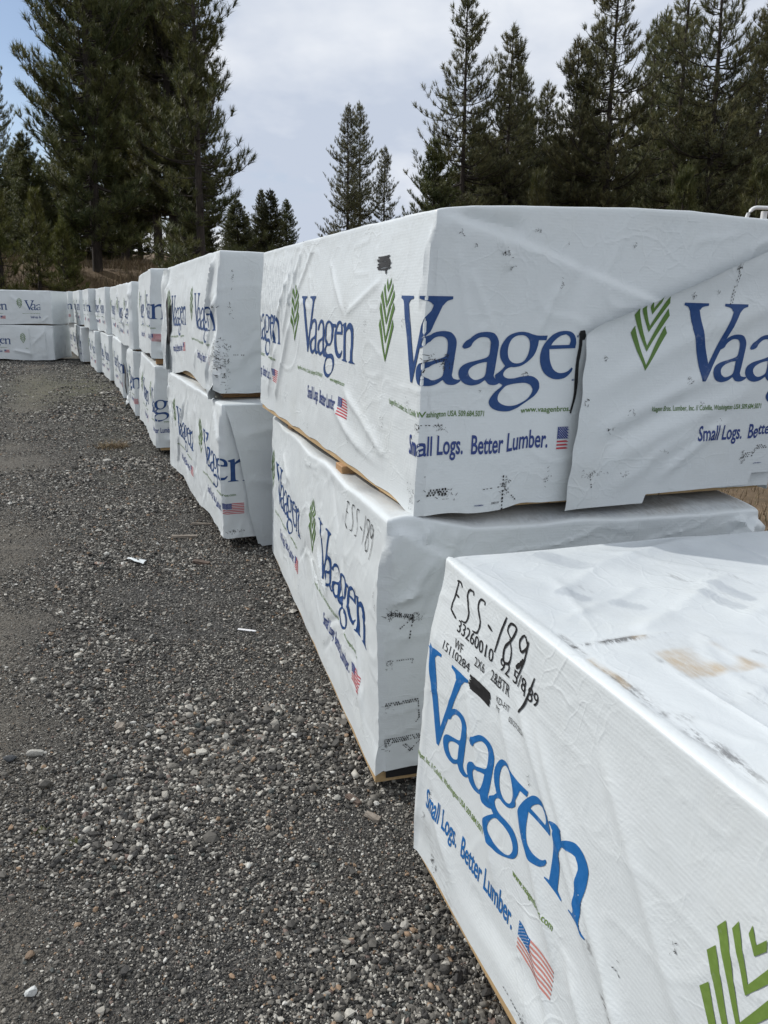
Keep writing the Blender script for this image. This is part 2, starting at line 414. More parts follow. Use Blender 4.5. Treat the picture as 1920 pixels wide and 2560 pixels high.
_ah = [(530, 1755), (526, 1850), (514, 1905), (470, 1935), (420, 1945), (378, 1922), (356, 1885), (354, 1850), (375, 1815), (420, 1785), (480, 1763)]
def g4(pts): return [(1.1 * x + 829.5, 1.1 * y + 1410) for x, y in pts]
_g = g4([(395, 30), (330, 40), (270, 75), (225, 150), (212, 215), (225, 285), (270, 355), (235, 398), (190, 435), (186, 455), (202, 500), (262, 540), (200, 600), (155, 665), (146, 710), (172, 757), (232, 790), (310, 803), (375, 794), (470, 745), (560, 680), (600, 615), (604, 570), (590, 522), (550, 485), (500, 468), (430, 470), (350, 480), (300, 475), (268, 455), (260, 425), (280, 390), (320, 368), (360, 370), (420, 360), (480, 320), (530, 260), (555, 180), (562, 116), (632, 116), (640, 70), (560, 72), (510, 62), (455, 40)])
_gh1 = g4([(385, 62), (330, 80), (295, 130), (283, 210), (300, 285), (340, 325), (390, 335), (440, 315), (470, 260), (483, 190), (475, 120), (440, 75)])
_gh2 = g4([(430, 532), (350, 535), (290, 552), (245, 600), (225, 655), (235, 700), (280, 735), (350, 752), (420, 742), (490, 710), (530, 660), (543, 610), (520, 565), (480, 540)])
_e = g4([(810, 22), (745, 32), (680, 70), (612, 160), (586, 260), (597, 360), (640, 445), (710, 495), (780, 507), (845, 490), (895, 440), (912, 400), (900, 388), (865, 424), (820, 442), (768, 438), (718, 398), (682, 310), (668, 203), (915, 193), (918, 130), (900, 70), (862, 32)])
_eh = g4([(682, 165), (855, 160), (862, 120), (850, 80), (815, 55), (760, 75), (706, 125)])
_n = [(20, 478), (125, 506), (138, 505), (141, 425), (200, 480), (270, 508), (340, 498), (395, 450), (411, 380), (411, 120), (418, 52), (440, 24), (482, 12), (482, 0), (270, 0), (270, 12), (310, 26), (325, 62), (328, 330), (320, 390), (285, 430), (235, 428), (180, 400), (143, 350), (143, 70), (152, 30), (196, 12), (196, 0), (0, 0), (0, 12), (40, 26), (52, 60), (55, 395), (46, 438), (10, 460)]
def logo_art(LOGO_W=0.800, CAP=0.232, Y0=-0.232, slog=(0.125, -0.660, 0.45), flag=(0.606, -0.600), url=(-0.068, -0.553, 0.478, 0.205), step=0.018):
    A = Art()
    sx = LOGO_W / 2560.0; sy = CAP / 895.0
    def put(loops, mi, ox, oy): A.add(*fill([[(x * sx + 0, y * sy + Y0) for x, y in K(smooth_poly(lp), ox, oy)] for lp in loops]), mi)
    put([_V], 1, 0, 0)
    for dx in (0, 413): put([_a, _ah], 1, 209 + dx, -1095)
    put([_g, _gh1, _gh2], 1, 209, -1095)
    put([_e, _eh], 1, 209, -1095)
    put([[(x * 1.06 + 2040, 890 - y * 1.06) for x, y in _n]], 1, 0, 0)
    # leaf mark: nested chevrons to the left of the V
    cx, top, h, w = -0.112, -0.170, 0.262, 0.066
    for up, xw, arm in ((0.0, 0.066, 0.118), (0.056, 0.066, 0.112), (0.112, 0.056, 0.090), (0.162, 0.038, 0.060), (0.208, 0.018, 0.030)):
        yb = -0.430 + up + (Y0 + 0.232); t = 0.017
        A.quad([(cx, yb), (cx, yb + t), (cx - xw * 0.84, yb + arm + t * 0.75), (cx - xw, yb + arm * 0.93)], 2)
        A.quad([(cx, yb), (cx + xw, yb + arm * 0.93), (cx + xw * 0.84, yb + arm + t * 0.75), (cx, yb + t)], 2)
    # small lines
    v, t = text_tris('Vaagen Bros. Lumber, Inc. // Colville, Washington USA 509.684.5071', 0.43, 0.0165, 0.012)
    A.add(v + [url[0], url[1]], t, 2)
    v, t = text_tris('www.vaagenbros.com', url[3], 0.0165, 0.012)
    A.add(v + [url[2], url[1]], t, 2)
    v, t = text_tris('Small Logs.  Better Lumber.', slog[2], 0.056, 0.017)
    A.add(v + [slog[0], slog[1]], t, 3)
    # flag
    fx, fy, fw, fh = flag[0], flag[1], 0.125, 0.068
    for i in range(7):
        y1 = fy - fh * (2 * i) / 13; y0 = fy - fh * (2 * i + 1) / 13
        xl = fx + (fw * 0.4 if i < 4 else 0)
        A.quad([(xl, y0), (fx + fw, y0), (fx + fw, y1), (xl, y1)], 4)
    cy0 = fy - fh * 7 / 13
    A.quad([(fx, cy0), (fx + fw * 0.4, cy0), (fx + fw * 0.4, fy), (fx, fy)], 3)
    A.cut(step)
    stars = Art()
    for r_ in range(9):
        for c_ in range(6 if r_ % 2 == 0 else 5):
            px = fx + fw * 0.4 * ((c_ + (0.5 if r_ % 2 == 0 else 1.0)) / 6.0); py = fy - (fh * 7 / 13) * (r_ + 0.7) / 9.4
            q = 0.0013
            stars.quad([(px - q, py), (px, py - q), (px + q, py), (px, py + q)], 5)
    v1, f1, m1 = A.data(); v2, f2, m2 = stars.data()
    return (v1, f1, m1), (v2, f2, m2)
LOGO, STARS = logo_art()
FINE = logo_art(step=0.009)
LOGO_NEAR = logo_art(0.722, 0.234, -0.214, (0.065, -0.650, 0.425), (0.515, -0.602), (-0.09, -0.528, 0.470, 0.150), 0.009)
def big_mark_art():
    """five-chevron mark as printed on the nearest package"""
    A = Art(); cx = 0.0; w = 0.068
    for up, xw, arm in ((0.0, 0.068, 0.115), (0.050, 0.068, 0.125), (0.105, 0.060, 0.115), (0.165, 0.038, 0.070), (0.225, 0.014, 0.022)):
        yb = -0.405 + up; t = 0.017
        A.quad([(cx, yb), (cx, yb + t), (cx - xw * 0.82, yb + arm + t * 0.8), (cx - xw, yb + arm * 0.95)], 2)
        A.quad([(cx, yb), (cx + xw, yb + arm * 0.95), (cx + xw * 0.82, yb + arm + t * 0.8), (cx, yb + t)], 2)
    A.cut(0.018); return A.data()

def stroke(A, pts, width, mi, taper=True, seed=0):
    rng = random.Random(seed)
    P = [np.array(p, float) for p in pts]
    # resample with Catmull-Rom
    Q = []
    for i in range(len(P) - 1):
        p0 = P[max(i - 1, 0)]; p1 = P[i]; p2 = P[i + 1]; p3 = P[min(i + 2, len(P) - 1)]
        for k in range(6):
            t = k / 6; Q.append(0.5 * ((2 * p1) + (-p0 + p2) * t + (2 * p0 - 5 * p1 + 4 * p2 - p3) * t * t + (-p0 + 3 * p1 - 3 * p2 + p3) * t ** 3))
    Q.append(P[-1]); n = len(Q); Ls = []; Rs = []
    for i in range(n):
        d = Q[min(i + 1, n - 1)] - Q[max(i - 1, 0)]; d = d / (np.hypot(*d) + 1e-9); nn_ = np.array([-d[1], d[0]])
        w = width * 0.5 * (1 if not taper else min(1, 0.35 + 0.65 * math.sin(math.pi * (i + 0.6) / (n + 0.2)) ** 0.5)) * rng.uniform(0.8, 1.15)
        Ls.append(Q[i] + nn_ * w); Rs.append(Q[i] - nn_ * w)
    for i in range(n - 1): A.quad([Ls[i], Rs[i], Rs[i + 1], Ls[i + 1]], mi)
def frays(A, x, y, sx, sy, n, seed, mi=6, s=0.004):
    rng = random.Random(seed)
    for i in range(n):
        s_i = s * 0.7; px = x + rng.gauss(0, sx); py = y + rng.gauss(0, sy); a = rng.uniform(0, 3.14); l = s_i * rng.uniform(0.4, 1.9); w = s_i * rng.uniform(0.15, 0.45)
        c_, s_ = math.cos(a), math.sin(a)
        A.quad([(px - c_ * l - s_ * w, py - s_ * l + c_ * w), (px - c_ * l + s_ * w, py - s_ * l - c_ * w), (px + c_ * l + s_ * w * .4, py + s_ * l - c_ * w * .4), (px + c_ * l - s_ * w * .4, py + s_ * l + c_ * w * .4)], mi)
def stitch(A, x0, y0, x1, y1, step=0.008, w=0.0022, mi=6, rows=1, seed=0):
    rng = random.Random(seed)
    L_ = math.hypot(x1 - x0, y1 - y0); dx, dy = (x1 - x0) / L_, (y1 - y0) / L_
    for r_ in range(rows):
        off = r_ * 0.007; t = (r_ % 2) * step * 0.5
        while t < L_:
            l = step * rng.uniform(0.35, 0.65)
            if rng.random() < 0.85:
                px, py = x0 + dx * t - dy * off, y0 + dy * t + dx * off; ww = w * rng.uniform(0.6, 1.3)
                A.quad([(px + dy * ww, py - dx * ww), (px + dx * l + dy * ww, py + dy * l - dx * ww), (px + dx * l - dy * ww, py + dy * l + dx * ww), (px - dy * ww, py + dx * ww)], mi)
            t += step

# ------------------------------------------------------------------ wrapped lumber packages
W, L = 1.27, 2.37
def perim(s):
    """perimeter coordinate -> local x,y (x across the end, y away along the length) and outward normal"""
    P_ = 2 * (W + L); s = ((s + L + W) % P_) - L - W
    x = np.zeros_like(s); y = np.zeros_like(s); nx_ = np.zeros_like(s); ny_ = np.zeros_like(s)
    m = (s >= -L) & (s < 0); y[m] = -s[m]; nx_[m] = -1
    m = (s >= 0) & (s < W); x[m] = s[m]; ny_[m] = -1
    m = s >= W; x[m] = W; y[m] = s[m] - W; nx_[m] = 1
    m = s < -L; x[m] = -(s[m] + L); y[m] = L; ny_[m] = 1
    return x, y, nx_, ny_
def perim_round(s, r=0.009):
    acc = [0, 0, 0, 0]; k = 5
    for i in range(k):
        q = perim(s + (i / (k - 1) - 0.5) * 2 * r)
        acc = [a + b_ for a, b_ in zip(acc, q)]
    x, y, nx_, ny_ = [a / k for a in acc]
    n = np.hypot(nx_, ny_) + 1e-9
    return x, y, nx_ / n, ny_ / n

def warp(x, y, z, sp):
    """lean and slope of the stack (z measured from the package's own base)"""
    t = y / L; zz = z / sp['H']
    x2 = x + (sp['ln'] * (1 - t) + sp['lf'] * t) * (1 - np.clip(zz, -0.2, 1.2))
    z2 = z + sp['dfb'] * t * (1 - zz) + sp['dft'] * t * zz
    return x2, y, z2

def package(label, loc, yaw, H=0.83, res=0.03, seed=1, logos=(), dfb=0, dft=0, ln=0, lf=0, folds=(), hem=None, amp=1.0, disp=None, top=None,
            art=None, clip=None, bulge=0.018, rr=0.012, print_set=None, topamp=1.0, ledge=False, ink_set=None, liner=None, flap=None, dirt=None, slats=True, extra=None, group='wrapped lumber packages in the long row', name='lumber_package'):
    sp = dict(H=H, dfb=dfb, dft=dft, ln=ln, lf=lf)
    root = empty(name, loc, R(yaw)); tag(root, label, 'lumber package', group)
    nx = max(8, round(W / res)); ny = max(14, round(L / res)); nz = max(8, round(H / res))
    sc = np.concatenate([np.linspace(-L - W, -L, nx, endpoint=False), np.linspace(-L, 0, ny, endpoint=False), np.linspace(0, W, nx, endpoint=False), np.linspace(W, W + L, ny, endpoint=False)])
    NC = len(sc)
    wz = list(np.linspace(0, H - rr, nz)) + [H - rr + rr * math.sin(a) for a in (R(30), R(60), R(90))]
    ins = [0] * nz + [rr * (1 - math.cos(a)) for a in (R(30), R(60), R(90))]
    wz = np.array(wz); ins = np.array(ins); NR = len(wz)
    bx, by, nX, nY = perim_round(sc)
    S = np.repeat(sc[:, None], NR, 1); Z = np.repeat(wz[None, :], NC, 0)
    hm = np.zeros(NC) if hem is None else hem(sc)
    hm = hm + 0.006 * fbm(sc * 6, sc * 0, seed + 5, 3)
    Zr = hm[:, None] * (1 - Z / H) ** 2 + Z            # rows slide near the hem
    zt = Zr - H                                        # measured down from the top edge
    D = amp * (0.010 * fbm(S * 1.6, Z * 2.2, seed, 3) + 0.0065 * crumple(S, Z, seed, 3.2, 6) + 0.0040 * crumple(S, Z, seed + 50, 9.0, 7))
    wxx = S * 4.3 + 0.8 * fbm(S * 2.1, Z * 2.3, seed + 61, 2); wyy = Z * 4.3 + 0.8 * fbm(S * 2.2 + 7, Z * 2.0, seed + 62, 2)
    rid = np.clip(1 - np.abs(vnoise(wxx, wyy, seed + 63)) / 0.04, 0, 1) * np.clip(vnoise(S * 1.7, Z * 1.7, seed + 64) * 3 + 0.6, 0, 1)
    rid2 = np.clip(1 - np.abs(vnoise(wxx * 2.2 + 3, wyy * 2.2, seed + 65)) / 0.06, 0, 1) * np.clip(vnoise(S * 2.1 + 4, Z * 2.1, seed + 66) * 3 + 0.5, 0, 1)
    D = D + amp * (0.0034 * rid + 0.0026 * rid2)
    cor = np.exp(-(np.minimum(np.minimum(np.abs(S), np.abs(S + L)), np.abs(S - W)) / 0.03) ** 2)
    D = D + amp * 0.005 * cor * fbm(Z * 7, S * 0 + np.sign(S) * 3, seed + 67, 3)
    # loose vertical drape toward the hem
    D = D + amp * 0.007 * (1 - Z / H) ** 1.5 * fbm(S * 7 + 0.6 * Z, Z * 0.8, seed + 21, 2)
    for (s0, z0, s1, z1, a, w) in folds:
        a = a * 1.5
        d, t, side = seg_dist(S, zt, s0, z0, s1, z1)
        env = np.clip(t * 6, 0, 1) * np.clip((1 - t) * 6, 0, 1)
        if w < 0:      # overlapping sheet: a step, the sheet on the + side lies on top, fading out away from the edge
            w = -w
            D = D + a * sstep(-w, w, side) * np.exp(-np.clip(side, 0, 9) / 0.16) * np.clip(t * 9 + 0.2, 0, 1) * np.clip((1 - t) * 9 + 0.2, 0, 1) * (np.abs(d) < 0.6)
        else:
            D = D + a * np.exp(-np.abs(d / (0.72 * w)) ** 1.35) * env
    D = D + bulge * sstep(0.0, -0.30, zt) * ((S > -L) & (S < 0.0)) * np.clip(-S / 0.01, 0, 1)
    if disp is not None: D = D + disp(S, zt)
    edge = np.clip((H - Z) / 0.05, 0, 1)
    D = D * (0.35 + 0.65 * edge)
    D = np.maximum(D, -0.012)
    if ledge:
        kb = sstep(0.13, 0.05, Z) * ((S > -L + 0.01) & (S < -0.01)); D = D * (1 - kb) + 0.0195 * kb
    X = bx[:, None] - nX[:, None] * ins[None, :] + nX[:, None] * D
    Y = by[:, None] - nY[:, None] * ins[None, :] + nY[:, None] * D
    tz = 0.006 * amp * fbm(S * 5, S * 0, seed + 9, 3) * np.clip((Z - H + 0.12) / 0.12, 0, 1)
    if top is not None: tz = tz + top(bx, by)[:, None] * np.clip((Z - H + 0.12) / 0.12, 0, 1)
    Zf = Zr + tz
    GX, GY, GZ = warp(X, Y, Zf, sp)
    G = np.stack([GX, GY, GZ], -1)                     # NC x NR x 3
    verts = [G.reshape(-1, 3)]
    ci = np.arange(NC)
    q = []
    for r_ in range(NR - 1):
        a = ci * NR + r_; b_ = ((ci + 1) % NC) * NR + r_
        q.append(np.stack([a, b_, b_ + 1, a + 1], -1))
    side_f = np.concatenate(q)
    # top sheet
    xi = np.linspace(0, W, nx + 1); yi = np.linspace(0, L, ny + 1)
    XX, YY = np.meshgrid(xi, yi, indexing='ij')
    mz = np.minimum(np.minimum(XX, W - XX), np.minimum(YY, L - YY))
    TZ = amp * topamp * (0.008 * fbm(XX * 2.2, YY * 2.2, seed + 31, 4) + 0.004 * crumple(XX, YY, seed + 33, 6, 6) + 0.004 * np.clip(1 - np.abs(vnoise(XX * 3.1 + 0.7 * vnoise(XX * 2, YY * 2, seed + 35), YY * 2.3 + XX, seed + 34)) / 0.07, 0, 1)) * np.clip(mz / 0.08, 0, 1) + 0.001 * np.clip(mz / 0.01, 0, 1)
    TZ = TZ + 0.006 * amp * fbm(XX * 5, XX * 0, seed + 9, 3) * np.clip(1 - mz / 0.06, 0, 1)
    if top is not None: TZ = TZ + top(XX, YY)
    idx = -np.ones((nx + 1, ny + 1), int)
    for i in range(nx + 1):
        idx[i, ny] = ((nx - i) % NC) * NR + NR - 1
        idx[i, 0] = ((nx + ny + i) % NC) * NR + NR - 1
    for j in range(ny + 1):
        idx[0, j] = ((nx + ny - j) % NC) * NR + NR - 1
        idx[nx, j] = ((nx + ny + nx + j) % NC) * NR + NR - 1
    base = NC * NR
    cnt = (nx - 1) * (ny - 1)
    idx[1:nx, 1:ny] = base + np.arange(cnt).reshape(nx - 1, ny - 1)
    xa = rr + (W - 2 * rr) * XX[1:nx, 1:ny] / W; ya = rr + (L - 2 * rr) * YY[1:nx, 1:ny] / L
    tx, ty, tzz = warp(xa, ya, H + TZ[1:nx, 1:ny], sp)
    verts.append(np.stack([tx, ty, tzz], -1).reshape(-1, 3))
    tf = np.stack([idx[:-1, :-1], idx[1:, :-1], idx[1:, 1:], idx[:-1, 1:]], -1).reshape(-1, 4)
    nv = base + cnt
    quads = np.concatenate([side_f, tf])
    # printing pressed onto the sheet
    rowz = Zr  # per column heights
    def onto(s, zz, lift):
        s = np.asarray(s, float); zz = np.asarray(zz, float)
        P_ = 2 * (W + L); ss = ((s + L + W) % P_) - L - W
        c0 = np.clip(np.searchsorted(sc, ss, side='right') - 1, 0, NC - 1); c1 = (c0 + 1) % NC
        s1 = np.where(c1 == 0, W + L, sc[c1]); fc = (ss - sc[c0]) / np.maximum(s1 - sc[c0], 1e-9)
        z = zz + H
        r0 = np.clip(np.searchsorted(wz, z, side='right') - 1, 0, NR - 2); fr = np.clip((z - wz[r0]) / (wz[r0 + 1] - wz[r0]), 0, 1)
        def at(c, r_): return G[c, r_]
        p = (at(c0, r0) * (1 - fc)[:, None] + at(c1, r0) * fc[:, None]) * (1 - fr)[:, None] + (at(c0, r0 + 1) * (1 - fc)[:, None] + at(c1, r0 + 1) * fc[:, None]) * fr[:, None]
        n = np.stack([nX[c0] * (1 - fc) + nX[c1] * fc, nY[c0] * (1 - fc) + nY[c1] * fc, 0 * fc], -1)
        return p + n * lift
    tris = []; tmi = []
    def emboss(data, s0, lift, keep=None):
        nonlocal nv
        v, f, m = data
        if not len(v): return
        s = v[:, 0] + s0
        if keep is not None:
            cen = s[f].mean(1); k = keep(cen, v[f][:, :, 1].mean(1)); f = f[k]; m = m[k]
        verts.append(onto(s, v[:, 1], lift)); tris.append(f + nv); tmi.append(m); nv += len(v)
    lift = 0.0010 if res < 0.0075 else (0.0016 if res < 0.018 else 0.003)
    for s0 in logos:
        a_, b_ = print_set or (FINE if res < 0.018 else (LOGO, STARS))
        emboss(a_, s0, lift, clip)
        if res < 0.03: emboss(b_, s0, lift * 2, clip)
    if art is not None: emboss(art.data(), 0.0, lift * 1.5)
    if extra is not None:
        for dta, s0 in extra: emboss(dta, s0, lift)
    F = [quads]; mi = [np.zeros(len(quads), int)]
    if tris: F.append(np.concatenate(tris)); mi.append(np.concatenate(tmi))
    inks = [M[k] for k in PRINT_MATS]
    if ink_set: inks = [M[ink_set.get(k, k)] for k in PRINT_MATS]
    wr = mesh_obj('wrap', np.concatenate(verts), F, inks, np.concatenate(mi), root)
    wr.data.set_sharp_from_angle(angle=R(36))
    if dirt is not None:
        d1, d2 = dirt[:2]
        V_ = np.zeros(len(wr.data.vertices), np.float32); V2 = V_.copy()
        tops = np.concatenate([np.zeros(base), np.ones(cnt)])
        gx = np.concatenate([np.repeat(bx, NR), XX[1:nx, 1:ny].ravel()]); gy = np.concatenate([np.repeat(by, NR), YY[1:nx, 1:ny].ravel()])
        gs = np.concatenate([S.ravel(), np.zeros(cnt)]); gz = np.concatenate([zt.ravel(), np.zeros(cnt)])
        V_[:base + cnt] = d1(gx, gy, gs, gz, tops); V2[:base + cnt] = d2(gx, gy, gs, gz, tops)
        a = wr.data.attributes.new('dirt', 'FLOAT', 'POINT'); a.data.foreach_set('value', V_)
        a = wr.data.attributes.new('rust', 'FLOAT', 'POINT'); a.data.foreach_set('value', V2)
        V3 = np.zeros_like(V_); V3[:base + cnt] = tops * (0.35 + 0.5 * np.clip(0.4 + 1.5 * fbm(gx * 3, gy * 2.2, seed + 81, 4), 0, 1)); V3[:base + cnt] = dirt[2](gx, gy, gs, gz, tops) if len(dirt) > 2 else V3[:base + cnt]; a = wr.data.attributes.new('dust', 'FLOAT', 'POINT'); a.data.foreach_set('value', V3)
    # lumber inside: bottom course of boards and the block above
    bm = bmesh.new()
    def bx_(x0, x1, y0, y1, z0, z1):
        c8 = []
        for z in (z0, z1):
            for (x, y) in ((x0, y0), (x1, y0), (x1, y1), (x0, y1)):
                a, b2, c2 = warp(np.array(x), np.array(y), np.array(z), sp); c8.append(bm.verts.new((float(a), float(b2), float(c2))))
        for f in ((0, 3, 2, 1), (4, 5, 6, 7), (0, 1, 5, 4), (1, 2, 6, 5), (2, 3, 7, 6), (3, 0, 4, 7)): bm.faces.new([c8[i] for i in f])
    rng = random.Random(seed)
    k0 = 0.018
    nb = 9; bw = (W - 2 * k0) / nb
    for i in range(nb):
        bx_((-0.0155 if (ledge and i == 0) else k0 + i * bw + 0.0015), k0 + (i + 1) * bw - 0.0015, k0 + rng.uniform(0, 0.006), L - k0, slats_z(H), slats_z(H) + (0.034 if ledge else 0.037))
    bx_(k0 + 0.004, W - k0 - 0.004, k0 + 0.006, L - k0 - 0.006, slats_z(H) + 0.0385, H - 0.07)
    me = bpy.data.meshes.new('lumber'); bm.to_mesh(me); bm.free(); me.materials.append(M['lumber'])
    lo = bpy.data.objects.new('lumber', me); COL.objects.link(lo); lo.parent = root
    if liner:
        pts = []; fs = []
        (s0, s1, z0, z1) = liner
        n = 24
        for i in range(n + 1):
            s = s0 + (s1 - s0) * i / n
            x, y, a, b2 = [float(q_[0]) for q_ in perim(np.array([s]))]
            for z in (z0, z1):
                p = warp(np.array(x + a * -0.0155), np.array(y + b2 * -0.0155), np.array(z), sp); pts.append([float(t_) for t_ in p])
        fs = np.array([[2 * i, 2 * i + 2, 2 * i + 3, 2 * i + 1] for i in range(n)])
        mesh_obj('liner', pts, fs, M['liner'], None, root)
    if flap:
        make_flap(root, flap, sp, seed)
    return root, sp, onto

def slats_z(H): return 0.004

def make_flap(root, fl, sp, seed):
    """a side flap of the end fold, laid over the end of the package with a free left edge"""
    H = sp['H']; na, nz = fl.get('n', (60, 60))
    zz = np.linspace(fl['z0'], -0.004, nz)
    A_ = np.linspace(0, 1, na) ** 1.25
    AA, ZZ = np.meshgrid(A_, zz, indexing='ij')
    xl = fl['xl'](ZZ); xr = W + 0.004
    V_ = xl + (xr - xl) * AA
    dist = (V_ - xl)
    D = 0.020 + fl.get('lift', 0.012) * np.exp(-dist / 0.05) * np.clip(-ZZ * 6, 0.2, 1) + 0.004 * fbm(V_ * 4, ZZ * 4, seed + 70, 3) + 0.004 * crumple(V_, ZZ, seed + 71, 6, 6)
    if fl.get('folds'):
        for (s0, z0, s1, z1, a, w) in fl['folds']:
            d, t, side = seg_dist(V_, ZZ, s0, z0, s1, z1)
            D = D + a * np.exp(-(d / w) ** 2 * 1.2) * np.clip(t * 5, 0, 1) * np.clip((1 - t) * 5, 0, 1)
    hemv = (fl['hem'](V_) if fl.get('hem') else 0) * np.clip((-ZZ - H + 0.25) / 0.25, 0, 1)
    Zl = H + ZZ + hemv
    x, y, z = warp(V_, -D, Zl, sp)
    G = np.stack([x, y, z], -1)
    verts = [G.reshape(-1, 3)]
    i, j = np.meshgrid(np.arange(na - 1), np.arange(nz - 1), indexing='ij')
    a = (i * nz + j).ravel(); F = np.stack([a, a + nz, a + nz + 1, a + 1], -1)
    nv = na * nz; tris = []; tm = []
    def onto(v, zt, lift):
        xl_ = fl['xl'](zt); aa = (v - xl_) / (xr - xl_)
        ai = np.clip(np.searchsorted(A_, aa, side='right') - 1, 0, na - 2); fa = (aa - A_[ai]) / (A_[ai + 1] - A_[ai])
        zi = np.clip(np.searchsorted(zz, zt, side='right') - 1, 0, nz - 2); fz = (zt - zz[zi]) / (zz[zi + 1] - zz[zi])
        p = (G[ai, zi] * (1 - fa)[:, None] + G[ai + 1, zi] * fa[:, None]) * (1 - fz)[:, None] + (G[ai, zi + 1] * (1 - fa)[:, None] + G[ai + 1, zi + 1] * fa[:, None]) * fz[:, None]
        return p + np.array([0, -lift, 0])
    datas = [(LOGO, s0, 0.0013) for s0 in fl.get('logos', ())] + [(STARS, s0, 0.0026) for s0 in fl.get('logos', ())]
    if fl.get('art'): datas.append((fl['art'].data(), 0, 0.002))
    for (v, f, m), s0, lift in datas:
        if not len(v): continue
        sv = v[:, 0] + s0; cen = sv[f].mean(1); cz = v[f][:, :, 1].mean(1)
        k = (cen > fl['xl'](cz) + 0.004) & (cen < W)
        verts.append(onto(sv, v[:, 1], lift)); tris.append(f[k] + nv); tm.append(m[k]); nv += len(v)
    Fs = [F]; mi = [np.zeros(len(F), int)]
    if tris: Fs.append(np.concatenate(tris)); mi.append(np.concatenate(tm))
    mesh_obj('end_flap', np.concatenate(verts), Fs, [M[k] for k in PRINT_MATS], np.concatenate(mi), root)

def sheet(name, pts_fn, nu, nv_, mats, parent, seed=0, amp=0.01):
    """free hanging piece of torn wrap: grid given by pts_fn(u, v) -> local xyz"""
    u, v = np.meshgrid(np.linspace(0, 1, nu), np.linspace(0, 1, nv_), indexing='ij')
    P = pts_fn(u, v)
    i, j = np.meshgrid(np.arange(nu - 1), np.arange(nv_ - 1), indexing='ij')
    a = (i * nv_ + j).ravel(); F = np.stack([a, a + nv_, a + nv_ + 1, a + 1], -1)
    return mesh_obj(name, P.reshape(-1, 3), F, mats, None, parent)

def bearer(label, loc, yaw, ln=1.3, w=0.088, h=0.04, seed=0):
    bm = bmesh.new()
    bmesh.ops.create_cube(bm, size=1.0)
    bmesh.ops.scale(bm, vec=(ln, w, h), verts=bm.verts)
    bmesh.ops.translate(bm, vec=(0, 0, h / 2), verts=bm.verts)
    bmesh.ops.bevel(bm, geom=bm.edges[:], offset=0.003, segments=1, affect='EDGES')
    me = bpy.data.meshes.new('bearer'); bm.to_mesh(me); bm.free(); me.materials.append(M['bearer'])
    o = bpy.data.objects.new('bearer', me); COL.objects.link(o)
    o.location = loc; o.rotation_euler = (0, 0, R(yaw))
    return tag(o, label, 'bearer', 'timber bearers between the packages')

def at_local(loc, yaw, x, y, z=0):
    c_, s_ = math.cos(R(yaw)), math.sin(R(yaw))
    return (loc[0] + c_ * x - s_ * y, loc[1] + s_ * x + c_ * y, loc[2] + z)

# ---- U1: the big upper package by the camera
art = Art()
frays(art, 0.0, -0.40, 0.010, 0.012, 16, 1); frays(art, 0.045, -0.405, 0.010, 0.010, 26, 2); stitch(art, 0.0, -0.396, 0.05, -0.398, 0.007, 0.0014)
frays(art, -0.02, -0.585, 0.006, 0.01, 10, 3); stitch(art, -0.01, -0.575, 0.05, -0.577, 0.009, 0.0012); frays(art, 0.045, -0.59, 0.012, 0.008, 22, 4, s=0.003)
stitch(art, 0.012, -0.775, 0.075, -0.775, 0.009, 0.003, rows=3); frays(art, 0.065, -0.775, 0.02, 0.008, 26, 5); frays(art, -0.03, -0.78, 0.012, 0.02, 46, 6, s=0.0035)
stitch(art, 0.255, -0.73, 0.258, -0.835, 0.011, 0.0022); frays(art, 0.262, -0.765, 0.008, 0.02, 34, 7); stitch(art, 0.19, -0.765, 0.255, -0.762, 0.012, 0.0012); stitch(art, 0.262, -0.77, 0.30, -0.815, 0.009, 0.0013)
frays(art, 0.40, -0.76, 0.006, 0.01, 12, 8); frays(art, 0.30, -0.44, 0.005, 0.004, 8, 9)
frays(art, 0.205, -0.115, 0.007, 0.005, 26, 10, s=0.003); frays(art, 0.225, -0.155, 0.004, 0.008, 8, 11, s=0.003); frays(art, 0.115, -0.102, 0.003, 0.006, 5, 12, s=0.004)
frays(art, 0.07, -0.068, 0.008, 0.005, 7, 13, s=0.003); frays(art, 0.30, -0.06, 0.006, 0.003, 9, 14, s=0.003); frays(art, 0.385, -0.195, 0.003, 0.01, 8, 15, s=0.003)
frays(art, 0.40, -0.09, 0.001, 0.004, 3, 16, s=0.003); frays(art, 0.16, -0.48, 0.002, 0.004, 4, 17, s=0.003); frays(art, 0.62, -0.085, 0.006, 0.004, 6, 18, s=0.003)
for k, (s_, z_) in enumerate([(-0.72, -0.28), (-0.5, -0.33), (-0.95, -0.13), (-1.3, -0.45), (-0.66, -0.74), (-0.55, -0.76), (-0.36, -0.70), (-1.8, -0.30), (-2.3, -0.08), (-2.33, -0.42), (-1.72, -0.72), (-1.25, -0.79), (-0.30, -0.62), (-0.15, -0.3), (-0.1, -0.52)]):
    frays(art, s_, z_, 0.008, 0.012, 8, 40 + k, s=0.0035)
